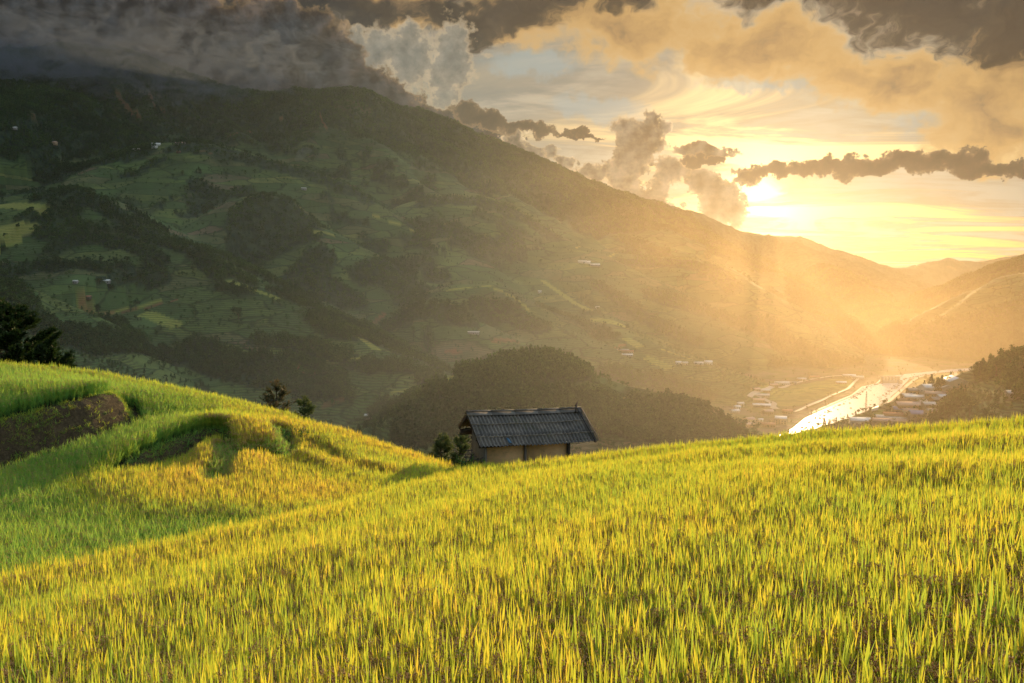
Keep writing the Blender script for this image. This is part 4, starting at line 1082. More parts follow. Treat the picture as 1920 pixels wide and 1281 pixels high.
for side in (0, 1):
    q = MB()
    for (s0, s1, lo, hi) in ((.60, 1.0, .035, .040), (0.0, .65, .044, .052)):
        V, F = sheet(side, s0, s1, U0, U1, lo, hi, 3 + side)
        q.add(V, F)
    ro = q.obj("roof_sheet", mt_roof, hut, smooth_=True)
    if side == 0:
        for s_ in (.37, .75):
            q = MB()
            for i in range(14):
                ua, ub = U0 - .03 + (U1 - U0 + .1) * i / 14, U0 - .03 + (U1 - U0 + .1) * (i + 1) / 14
                za = .105 + .006 * math.sin(i * 1.7)
                q.bar(slope_pt(ua, s_ + .006 * math.sin(i * .9), 0, za), slope_pt(ub, s_ + .006 * math.sin((i + 1) * .9), 0, .105 + .006 * math.sin((i + 1) * 1.7)), .021, .021, 6)
            q.obj("batten", mt_pale, ro)
        q = MB(); q.add([slope_pt(.74, .80, 0, .070), slope_pt(.82, .79, 0, .085), slope_pt(.88, .94, 0, .08), slope_pt(.77, .96, 0, .078), slope_pt(.74, .80, 0, .082), slope_pt(.82, .79, 0, .097), slope_pt(.88, .94, 0, .09), slope_pt(.77, .96, 0, .088)], [(0, 3, 2, 1), (4, 5, 6, 7), (0, 1, 5, 4), (1, 2, 6, 5), (2, 3, 7, 6), (3, 0, 4, 7)])
        q.obj("plastic_scrap", mt_blue, ro)
# ridge cap in five overlapping lengths
q = MB()
for i in range(5):
    ua, ub = U0 - .03 + (U1 - U0) * i / 5, U0 + .02 + (U1 - U0) * (i + 1) / 5
    for side in (0, 1):
        a0, a1 = slope_pt(ua, -.015, side, .10 + .004 * (i % 2)), slope_pt(ub, -.015, side, .108 + .004 * (i % 2))
        b0, b1 = slope_pt(ua, .085, side, .088), slope_pt(ub, .085, side, .096)
        V = [a0, a1, b1, b0] + [(p_[0], p_[1], p_[2] - .008) for p_ in (a0, a1, b1, b0)]
        q.add(V, [(0, 1, 2, 3), (7, 6, 5, 4), (0, 4, 5, 1), (1, 5, 6, 2), (2, 6, 7, 3), (3, 7, 4, 0)])
    q.bar((ua, VR, slope_pt(ua, 0, 0)[2] + .125), (ub, VR, slope_pt(ub, 0, 0)[2] + .13), .035, .035, 8)
q.obj("ridge_cap", mt_roof, hut)
# barge poles and boards on the right gable, stick above the ridge
for uu, rr, ms in ((U1 + .03, .028, mt_pale), (U1 - .14, .024, mt_darkw)):
    q = MB(); q.bar(slope_pt(uu, -.12 if ms is mt_darkw else -.01, 0, .12), slope_pt(uu, 1.03, 0, .11), rr, rr * .8, 7)
    q.obj("barge_pole", ms, hut)
q = MB(); q.bar(slope_pt(U1 - .30, .12, 0, .10), (U1 - .16, VR - .05, ZR + .17), .03, .024, 6); q.bar((U1 - .20, VR - .05, ZR + .06), (U1 - .13, VR - .04, ZR + .23), .034, .022, 6)
q.obj("ridge_stick", mt_darkw, hut)
for uu in (U0 + .04, U1 - .05):                                     # gable rafters below the sheets
    for side in (0, 1):
        q = MB(); q.plank(slope_pt(uu, .02, side, -.02), slope_pt(uu, .985, side, -.02), .045, .08)
        q.obj("rafter", mt_darkw, hut)
# purlins and plates
WZ = ZE + (ZR - ZE) * ((0 - V0) / (VR - V0)) - .06
for v_, z_ in ((0.03, WZ - .05), (1.37, WZ + .06), (VR, ZR - .09 - .07), (-.28, ZE + .04 - .07), (1.9, ZE + .26 - .07)):
    q = MB(); q.bar((U0 + .02, v_, z_), (U1 - .05, v_, z_), .035, .032, 7); q.obj("purlin", mt_darkw, hut)
q = MB(); q.plank((U0 + .03, 1.86, ZE + .08), (.3, 1.86, ZE + .08), .07, .17); q.obj("tie_beam", mt_darkw, hut)
L_, D_ = 3.25, 1.4
ZB = -.25
for (u_, v_, wd, mtq) in ((0.04, .02, .10, mt_grey), (1.53, 0.012, .07, mt_grey), (L_ - .05, 0.0, .115, mt_darkw), (.05, D_ - .05, .10, mt_darkw), (L_ - .05, D_ - .05, .10, mt_darkw)):
    q = MB(); q.box((u_, v_, (WZ + ZB) / 2), (wd / 2, .05, (WZ - ZB) / 2)); q.obj("post", mtq, hut)
for (ua, ub) in ((.09, 1.485), (1.575, L_ - .108)):                  # front wall: two clay panels
    q = MB(); m_ = 1
    for i in range(m_):
        x0_, x1_ = ua + (ub - ua) * i / m_, ua + (ub - ua) * (i + 1) / m_
        q.box(((x0_ + x1_) / 2, .055 + .006 * math.sin(i * 2.1), (WZ + ZB) / 2 - .02), ((x1_ - x0_) / 2, .03, (WZ - ZB) / 2 - .02))
    q.obj("clay_wall", mt_mud, hut)
q = MB(); q.box((L_ / 2, .045, ZB + .42), (L_ / 2 - .12, .045, .05)); q.obj("sill_beam", mt_darkw, hut)
def boards(name, a, b_, z0, ztop, wd=.15):
    a = Vector(a); b_ = Vector(b_); d = b_ - a; Ln = d.length; d.normalize(); nb_ = int(Ln / wd); q = MB()
    R = Matrix.Rotation(math.atan2(d.y, d.x), 3, 'Z')
    for i in range(nb_):
        s_ = (i + .5) / nb_; c_ = a + d * (Ln * s_); zt = ztop(s_) + random.uniform(-.02, .02)
        q.box((c_.x, c_.y, (z0 + zt) / 2), (Ln / nb_ / 2 - .004, .012 + random.uniform(0, .006), (zt - z0) / 2), R)
    return q.obj(name, mt_grey, hut)
gable = lambda s_: WZ + (ZR - WZ - .1) * (1 - abs(s_ * D_ - VR) / max(VR, D_ - VR)) - .02
boards("board_wall", (0.0, .08, 0), (0.0, D_ - .1, 0), ZB, gable)
boards("board_wall", (L_, .08, 0), (L_, D_ - .1, 0), ZB, gable)
boards("board_wall", (.1, D_ + .0, 0), (L_ - .1, D_ + .0, 0), ZB, lambda s_: WZ - .02)
print("HUT", HC, ZR, ZE, WZ)

# the small pole rack leaning beside the hut
def near_pt(px, py, Y, dz=0): p_ = P(px, py, Y); return (float(p_[0]), float(p_[1]), float(p_[2]) + dz)
rk = empty("pole_rack", (near_pt(872, 880, 26.9)[0], 26.9, float(ground_z(-1.5, 26.9))))
tag(rk, "dark rack of thin crossed poles leaning at the left corner of the hut", "rack")
def rel(p_, o): return (p_[0] - o.location[0], p_[1] - o.location[1], p_[2] - o.location[2])
for (a, c_) in (((869, 879), (884, 852)), ((884, 884), (884, 843)), ((877, 884), (873, 852))):
    q = MB(); q.bar(rel(near_pt(*a, 26.85, -.35), rk), rel(near_pt(*c_, 26.95), rk), .022, .018, 6); q.obj("pole", mt_darkw, rk)
for (a, c_) in (((867, 852), (890, 851)), ((868, 846), (888, 844)), ((870, 858), (894, 857)), ((889, 864), (906, 858))):
    q = MB(); q.bar(rel(near_pt(*a, 26.9), rk), rel(near_pt(*c_, 27.0), rk), .018, .016, 6); q.obj("rail", mt_darkw, rk)

# ------------------------------------------------------------------ plants near by: pines with brushes of needles
def needle_mat(name, c0, c1, tr_=.25):
    mt, t, b = material(name)
    h = t.new('ShaderNodeAttribute', attribute_name='hue').outputs['Fac']
    c = t.mix(h, c0, c1); t.put(b.inputs['Base Color'], c); b.inputs['Roughness'].default_value = .6; b.inputs['Specular IOR Level'].default_value = .25
    tr = t.new('ShaderNodeBsdfTranslucent'); t.put(tr.inputs[0], c); mx = t.new('ShaderNodeMixShader'); mx.inputs[0].default_value = tr_
    t.l.new(b.outputs[0], mx.inputs[1]); t.l.new(tr.outputs[0], mx.inputs[2]); t.l.new(mx.outputs[0], mt.node_tree.nodes['Material Output'].inputs[0])
    return mt
mt_needle_dark = needle_mat("dark_needles", (0.012, 0.030, 0.008), (0.050, 0.085, 0.016))
mt_needle = needle_mat("pine_needles", (0.09, 0.13, 0.045), (0.20, 0.23, 0.07))
mt_needle_red = needle_mat("dry_needles", (0.08, 0.11, 0.045), (0.20, 0.15, 0.07))
mt_bark, t, b = material("bark")
pos = t.new('ShaderNodeTexCoord').outputs['Object']
t.put(b.inputs['Base Color'], t.mix(t.noise(t.v('MULTIPLY', pos, (8, 8, 2)), 2, 5, .7), (0.03, 0.022, 0.015), (0.12, 0.09, 0.06))); b.inputs['Roughness'].default_value = .95
def pine(name, loc, h, rad_, label, group, mat, dens=1.0, seed=1, brush=.30, upturn=.6, z_low=.18, lean=0.0, nl=.10):
    R = random.Random(seed)
    root = empty(name, loc); tag(root, label, "tree", group)
    tk = MB(); pts = [Vector((lean * z * z / h + .04 * h * math.sin(z * 1.1 + seed) * .3, .02 * h * math.sin(z * .8), z)) for z in [h * i / 8 for i in range(9)]]
    for i in range(8): tk.bar(pts[i] - Vector((0, 0, .3 if i == 0 else 0)), pts[i + 1], h * .024 * (1 - i / 8.5) + .01, h * .024 * (1 - (i + 1) / 8.5) + .01, 7)
    V = []; F = []; H = []
    def brush_at(p, d, ln):
        d = d.normalized(); u = d.orthogonal().normalized(); w_ = d.cross(u); hue = R.random()
        for i in range(int(20 * dens)):
            s_ = R.random(); a = R.uniform(0, 6.28)
            base = p + d * (ln * s_)
            out = (u * math.cos(a) + w_ * math.sin(a)) * R.uniform(.55, 1) + d * R.uniform(.5, 1.3)
            tip = base + out.normalized() * nl * R.uniform(.8, 1.5)
            sd = out.cross(Vector((R.uniform(-1, 1), R.uniform(-1, 1), R.uniform(-1, 1)))).normalized() * (nl * .17)
            n0 = len(V); V.extend([tuple(base - sd), tuple(base + sd), tuple(tip)]); F.append((n0, n0 + 1, n0 + 2)); hv = min(1, max(0, hue + R.uniform(-.2, .2))); H.extend([hv] * 3)
    nb_ = int(30 * dens + h * 6)
    for k in range(nb_):
        q = z_low + (1 - z_low) * (k + R.random()) / nb_
        z = q * h; i = min(7, int(q * 8)); f = q * 8 - i; p = pts[i].lerp(pts[i + 1], f) if q < 1 else pts[8]
        prof = (1 - (q - z_low) / (1 - z_low)) ** .62 * (0.75 + .35 * R.random()) + .08
        a = R.uniform(0, 6.28); L = rad_ * prof
        d = Vector((math.cos(a), math.sin(a), .08)); n_ = max(3, int(L / .22)); cur = p.copy(); r0 = .010 + .009 * L
        for j in range(n_):
            st = L / n_; nxt = cur + d.normalized() * st
            tk.bar(cur, nxt, r0 * (1 - j / n_) + .004, r0 * (1 - (j + 1) / n_) + .004, 4)
            if j >= n_ * .3:
                for _ in range(3):
                    sd = Vector((-d.y, d.x, 0)) * R.uniform(-1, 1); dd = (d * .8 + sd + Vector((0, 0, upturn * R.uniform(.5, 1.4))))
                    e = cur + dd.normalized() * brush * R.uniform(.3, .9)
                    tk.bar(cur, e, .004, .003, 3); brush_at(e - dd.normalized() * brush * .3, dd, brush)
            cur = nxt; d = d + Vector((R.uniform(-.12, .12), R.uniform(-.12, .12), upturn * .28))
        brush_at(cur, d, brush * 1.2)
    for _ in range(4): brush_at(pts[8], Vector((R.uniform(-.3, .3), R.uniform(-.3, .3), 1)), brush * 1.4)
    tk.obj("trunk", mt_bark, root)
    o = mesh_obj("crown", V, F, mat, root, attrs={'hue': H}); o["kind"] = "thing"; del o["kind"]
    return root
def on_ground(px, Y, sink=.1):
    x = (px - 960) / FPX * Y * .985
    return (x, Y, float(ground_z(x, Y)) - sink)
g0 = on_ground(-6, 35.5)
pine("pine_tree", g0, (-1.62 - g0[2]) * 1.0, 3.3, "large dark pine rising behind the green terrace at the far left edge", None, mt_needle_dark, 3.0, 4, .34, .4, .05, nl=.16)
for i, (px, Y, ytop, rr, lb, mt_, sd) in enumerate((
    (824, 33.5, 829, .95, "small bushy green pine left of the hut, the one farther from it", mt_needle, 21),
    (862, 33.0, 828, .75, "small green pine standing close to the left gable of the hut", mt_needle, 33),
    (506, 35.0, 728, 1.15, "sparse young pine with some rusty shoots on the crest of the orange terrace", mt_needle_red, 47),
    (562, 34.5, 758, .75, "low young pine on the crest, just below the rusty one", mt_needle, 52))):
    g_ = on_ground(px, Y); top = P(px, ytop, Y)[2]
    pine("pine_tree", g_, top - g_[2], rr, lb, "young pines behind the crest of the rice hill", mt_, 1.0, sd, .24, .8, .04, nl=.12)
# broad leaved weeds: a bush on the small bank, plants at the rack, tufts on the crest
mt_weed = needle_mat("weed_leaf", (0.035, 0.085, 0.018), (0.10, 0.20, 0.035), .4)
def bush(name, loc, r, h, label, n_=260, seed=1, mat=None, leaf=.055, group=None, cat="bush"):
    R = random.Random(seed); root = empty(name, loc); tag(root, label, cat, group)
    V = []; F = []; H = []; st = MB()
    for k in range(max(5, n_ // 30)):
        a = R.uniform(0, 6.28); e = Vector((math.cos(a) * r * R.uniform(.2, .9), math.sin(a) * r * R.uniform(.2, .9), h * R.uniform(.5, 1)))
        st.bar((e.x * .1, e.y * .1, -.05), e, .008, .004, 4); hue = R.random()
        for j in range(30):
            p_ = e * R.uniform(.35, 1.05) + Vector((R.gauss(0, r * .16), R.gauss(0, r * .16), R.gauss(0, h * .1)))
            nrm = Vector((R.uniform(-1, 1), R.uniform(-1, 1), R.uniform(.1, 1))).normalized(); u = nrm.orthogonal().normalized() * leaf * R.uniform(.6, 1.3); w_ = nrm.cross(u) * .5
            n0 = len(V); V.extend([tuple(p_ - u), tuple(p_ + w_), tuple(p_ + u), tuple(p_ - w_)]); F.append((n0, n0 + 1, n0 + 2, n0 + 3)); H.extend([min(1, max(0, hue + R.uniform(-.3, .3)))] * 4)
    st.obj("stem", mt_bark, root); mesh_obj("foliage", V, F, mat or mt_weed, root, attrs={'hue': H})
    return root
def on_L(px, py, sink=0.0):
    p_ = hit_L(px, py); return (float(p_[0]), float(p_[1]), float(ground_z(p_[0], p_[1])) - sink)
bush("leafy_bush", on_L(536, 790), .75, .62, "dark green leafy bush growing on the small bank among the orange rice", 420, 3, leaf=.06)
bush("weed_plant", near_pt(876, 872, 26.7, -.35), .42, .62, "bright green weeds growing through the pole rack", 260, 5, leaf=.05, cat="plant")
bush("weed_plant", near_pt(897, 868, 26.9, -.3), .28, .42, "low dark weeds at the foot of the board wall of the hut", 160, 6, leaf=.045, cat="plant")
for i, (px, Y, hh, lb) in enumerate(((320, 32.6, .85, "dark weed tuft poking above the green crest, left one of a pair"), (367, 32.6, .85, "dark weed tuft poking above the crest where green rice turns yellow"), (449, 32.4, .8, "tiny dark shrub on the yellow crest left of the rusty pine"), (118, 33.0, .95, "small weed tuft on the crest beside the big dark pine"))):
    g_ = on_ground(px, Y, 0); bush("weed_tuft", g_, .3, hh, lb, 120, 60 + i, mt_needle_dark, .05, "weed tufts on the crest of the terraces", "weeds")
# ------------------------------------------------------------------ woods on the far slopes
mt_tree, t, b = material("tree_foliage")
h = t.new('ShaderNodeAttribute', attribute_name='hue').outputs['Fac']
k = t.new('ShaderNodeAttribute', attribute_name='tone', attribute_type='INSTANCER').outputs['Fac']
c = t.mix(h, (0.014, 0.034, 0.014), (0.046, 0.092, 0.030)); c = t.mix(k, c, t.v('MULTIPLY', c, (2.2, 2.0, 1.3)))
t.put(b.inputs['Base Color'], c); b.inputs['Roughness'].default_value = .8; b.inputs['Specular IOR Level'].default_value = .1
tr = t.new('ShaderNodeBsdfTranslucent'); t.put(tr.inputs[0], c); mx = t.new('ShaderNodeMixShader'); mx.inputs[0].default_value = .3
t.l.new(b.outputs[0], mx.inputs[1]); t.l.new(tr.outputs[0], mx.inputs[2]); t.l.new(mx.outputs[0], mt_tree.node_tree.nodes['Material Output'].inputs[0])
def crown_mesh(R, n_=110, wide=.36, low=.22, conif=False, leaf=.075):
    """leaf clumps spread through the crown of a tree one unit tall"""
    V = []; F = []; H = []
    lob = [(Vector((R.gauss(0, wide * .42), R.gauss(0, wide * .42), R.uniform(low + .15, .86))), R.uniform(.13, .24)) for _ in range(7)]
    for i in range(n_):
        if conif:
            z = low + (1 - low) * R.random() ** 1.3; rr = wide * .62 * (1 - (z - low) / (1 - low)) + .02; a = R.uniform(0, 6.28)
            p_ = Vector((math.cos(a) * rr * R.uniform(.4, 1.1), math.sin(a) * rr * R.uniform(.4, 1.1), z)); hue = R.random()
        else:
            c_, r_ = R.choice(lob); d = Vector((R.gauss(0, 1), R.gauss(0, 1), R.gauss(0, .8))).normalized()
            p_ = c_ + d * r_ * R.uniform(.55, 1.05); hue = R.random()
        nrm = Vector((R.gauss(0, 1), R.gauss(0, 1), R.gauss(.4, 1))).normalized(); u = nrm.orthogonal().normalized() * leaf * R.uniform(.6, 1.4); w_ = nrm.cross(u) * R.uniform(.6, 1)
        n0 = len(V); V.extend([tuple(p_ - u), tuple(p_ + w_), tuple(p_ + u), tuple(p_ - w_)]); F.append((n0, n0 + 1, n0 + 2, n0 + 3)); H.extend([hue] * 4)
    return V, F, H
def tree_source(seed, **k_):
    R = random.Random(seed); V, F, H = crown_mesh(R, **k_)
    q = MB(); q.bar((0, 0, -.12), (0, 0, .55), .028, .014, 5)
    n0 = len(V); V = V + q.V; F = F + [tuple(i + n0 for i in f) for f in q.F]; H = H + [0.0] * len(q.V)
    me = bpy.data.meshes.new("tree_source"); me.from_pydata(V, [], F)
    at = me.attributes.new('hue', 'FLOAT', 'POINT'); at.data.foreach_set('value', np.array(H, np.float32)); me.materials.append(mt_tree)
    return bpy.data.objects.new("tree_source", me)
TREES = [tree_source(s_) for s_ in range(4)] + [tree_source(9, conif=True), tree_source(10, n_=90, wide=.5, low=.05)]
def sample_far(n_, r0, r1):
    a = rng.uniform(rad(-36), rad(36), n_); r = np.exp(rng.uniform(math.log(r0), math.log(r1), n_))
    return a, r
def far_attr(arr, a, r):
    ix = np.clip(((a - fa[0]) / (fa[1] - fa[0])).round().astype(int), 0, NA - 1)
    iy = np.clip(((np.log(r) - math.log(fr[0])) / (math.log(fr[1]) - math.log(fr[0]))).round().astype(int), 0, NR - 1)
    return arr[iy, ix]
PX, SX, VX, TX = [], [], [], []
for n_, r0, r1, s0, s1 in ((130000, 450, 2700, 4.0, 13.0), (90000, 2400, 4600, 9, 16), (20000, 450, 2600, 3.0, 7.0)):
    a, r = sample_far(n_, r0, r1)
    f = far_attr(forest, a, r); br = far_attr(bright, a, r); fl = far_attr(FLOOR, a, r)
    if s0 == 3.0: ok = (f < .5) & (br < .2) & ((fl < .5) | (rng.rand(n_) < .25))
    else: ok = f > rng.uniform(.35, .8, n_)
    x, y = r * np.sin(a), r * np.cos(a)
    ok &= ~inside(x, y, RIVER_OUT)
    x, y, r, a = x[ok], y[ok], r[ok], a[ok]
    z = far_z(x, y)
    # spacing: equal density per area instead of per log radius
    PX.append(np.stack([x, y, z], 1)); SX.append(rng.uniform(s0, s1, len(x)) * (1 + .25 * (r > 3200)))
    v_ = rng.randint(0, 4, len(x)); cf = fbm(x / 120, y / 120, 2, 300) > .58; v_ = np.where(cf & (rng.rand(len(x)) < .7), 4, v_); v_ = np.where(rng.rand(len(x)) < .2, 5, v_)
    VX.append(v_); TX.append(np.clip(fbm(x / 60, y / 60, 3, 320) * 1.4 - .35 + rng.uniform(-.2, .2, len(x)), 0, 1))
PX = np.concatenate(PX); SX = np.concatenate(SX); VX = np.concatenate(VX); TX = np.concatenate(TX)
nt = len(PX); print("TREES", nt)
scatter("forest", PX, np.stack([np.zeros(nt), np.zeros(nt), rng.uniform(0, 6.28, nt)], 1), SX, TREES, VX, attrs={'tone': TX}, kind="stuff", label="woods and scrub covering the far slopes and gullies of the valley", cat="forest")

# ------------------------------------------------------------------ single trees that can be told apart
def lone_tree(px, py, h, label, seed, conif=False, r0=300):
    g_ = far_hit(px, py, r0)
    if g_ is None: return
    R = random.Random(seed); V, F, H = crown_mesh(R, 800, .42, .10, conif, .030)
    root = empty("tree", (float(g_[0]), float(g_[1]), float(g_[2]) - .4)); tag(root, label, "tree")
    q = MB(); q.bar((0, 0, -.1 * h), (0, 0, .45 * h), .03 * h, .016 * h, 6)
    for _ in range(5):
        a = R.uniform(0, 6.28); z = R.uniform(.25, .45) * h; q.bar((0, 0, z), (math.cos(a) * .2 * h, math.sin(a) * .2 * h, z + .22 * h), .012 * h, .005 * h, 5)
    q.obj("trunk", mt_bark, root)
    mesh_obj("crown", [(v[0] * h, v[1] * h, v[2] * h) for v in V], F, mt_tree, root, attrs={'hue': H})
for i, (px, py, h, lb, cf) in enumerate((
    (255, 582, 17, "upright tree standing above the yellow terrace on the left slope", False), (185, 588, 16, "rounded tree at the left end of the terraced slope", False), (447, 600, 22, "dark tall tree standing in the terraces below the lit crest", False),
    (68, 432, 12, "dark round tree at the edge of the pale green square field", False), (33, 426, 10, "small dark tree in the middle of the lower pale green field", False), (8, 444, 8, "tiny dark tree low on the pale green field near the frame edge", False),
    (1236, 492, 26, "broad tree alone on the ridge above the hamlet roofs", False), (1258, 500, 18, "smaller tree just right of the broad ridge tree", False),
    (1176, 618, 13, "tree on the lit terrace spur, upper one", False), (1196, 628, 13, "tree on the lit terrace spur, lower one", False),
    (1893, 700, 22, "big dark tree crowning the hill at the right edge", False), (1868, 705, 18, "dark tree left of the biggest one on the right hill", False), (1916, 715, 25, "dark tree cut by the right edge of the view", False), (1838, 712, 15, "lower tree on the shoulder of the right hill", True),
    (1818, 780, 16, "small tree on the terraced foot of the right hill", False), (1858, 790, 15, "round small tree just above the rice skyline on the right hill", False),
    (1740, 722, 20, "tree behind the white gabled house across the river", False), (1765, 732, 17, "tree beside the road above the right bank village", False))):
    lone_tree(px, py, h, lb, 400 + i, cf)

# ------------------------------------------------------------------ houses
def plain(name, c0, c1, rough=.8, sc=.8, spec=.3, metal=0.0):
    mt, t, b = material(name); pos = t.new('ShaderNodeTexCoord').outputs['Object']
    t.put(b.inputs['Base Color'], t.mix(t.noise(pos, sc, 5, .65), c0, c1)); b.inputs['Roughness'].default_value = rough; b.inputs['Specular IOR Level'].default_value = spec; b.inputs['Metallic'].default_value = metal
    return mt
W_ = {'cream': plain("cream_wall", (.55, .45, .30), (.70, .60, .43)), 'tan': plain("tan_wall", (.36, .25, .15), (.5, .36, .22)), 'grey': plain("grey_wall", (.26, .25, .23), (.4, .38, .34)), 'wood': plain("timber_wall", (.10, .07, .045), (.2, .14, .09)), 'white': plain("white_wall", (.68, .66, .6), (.8, .78, .72))}
R_ = {'tin': plain("tin_roof", (.48, .45, .40), (.68, .64, .58), .45, .4, .5, .2), 'white': plain("white_roof", (.75, .74, .70), (.85, .84, .80), .45), 'red': plain("red_roof", (.30, .12, .07), (.42, .19, .11), .6), 'pink': plain("faded_roof", (.50, .32, .24), (.62, .42, .33), .55), 'blue': plain("blue_roof", (.10, .14, .30), (.14, .20, .38), .4), 'grey': plain("grey_roof", (.17, .16, .15), (.30, .28, .26), .6), 'brown': plain("brown_roof", (.16, .09, .05), (.27, .16, .09), .7)}
mt_dark, t, b = material("dark_opening"); b.inputs['Base Color'].default_value = (.03, .028, .025, 1); b.inputs['Roughness'].default_value = .3
def house(px, py, w_, d_, h_, wall, roof, label, yaw=0.0, storeys=1, group=None, detail=True):
    g_ = far_hit(px, py, 500)
    if g_ is None: print("MISS", px, py); return
    root = empty("house", (float(g_[0]), float(g_[1]), float(g_[2]) - .3), rad(yaw)); tag(root, label, "house", group)
    rh = d_ * .24; q = MB()
    V = [(-w_ / 2, -d_ / 2, -2), (w_ / 2, -d_ / 2, -2), (w_ / 2, d_ / 2, -2), (-w_ / 2, d_ / 2, -2), (-w_ / 2, -d_ / 2, h_), (w_ / 2, -d_ / 2, h_), (w_ / 2, d_ / 2, h_), (-w_ / 2, d_ / 2, h_), (-w_ / 2, 0, h_ + rh), (w_ / 2, 0, h_ + rh)]
    q.add(V, [(0, 1, 5, 4), (2, 3, 7, 6), (1, 2, 6, 9, 5), (3, 0, 4, 8, 7), (0, 3, 2, 1)]); wl = q.obj("wall", W_[wall], root)
    q = MB(); o_ = .7; e = o_ * .48; tk = .18
    for s_ in (-1, 1):
        a = [(-w_ / 2 - .6, 0, h_ + rh + .12), (w_ / 2 + .6, 0, h_ + rh + .12), (w_ / 2 + .6, s_ * (d_ / 2 + o_), h_ - e + .12), (-w_ / 2 - .6, s_ * (d_ / 2 + o_), h_ - e + .12)]
        V = a + [(x, y, z + tk) for x, y, z in a]
        q.add(V, [(0, 1, 2, 3), (7, 6, 5, 4), (0, 4, 5, 1), (1, 5, 6, 2), (2, 6, 7, 3), (3, 7, 4, 0)])
    q.obj("roof", R_[roof], root)
    if detail:
        nw = max(1, int(w_ / 3.4))
        for st_ in range(storeys):
            z = 1.6 + st_ * 2.9
            for i in range(nw):
                x = (i + .5) / nw * w_ - w_ / 2
                if st_ == 0 and i == nw // 2:
                    q = MB(); q.box((x, -d_ / 2 - .02, 1.0), (.55, .05, 1.05)); q.obj("door", mt_dark, root); continue
                q = MB(); q.box((x, -d_ / 2 - .02, z), (.6, .05, .6)); q.obj("window", mt_dark, root)
            q = MB(); q.box((-w_ / 2 - .02, 0, z), (.05, .6, .6)); q.obj("window", mt_dark, root)
VG = "houses of the village left of the river"; RG = "houses and sheds of the right bank village"
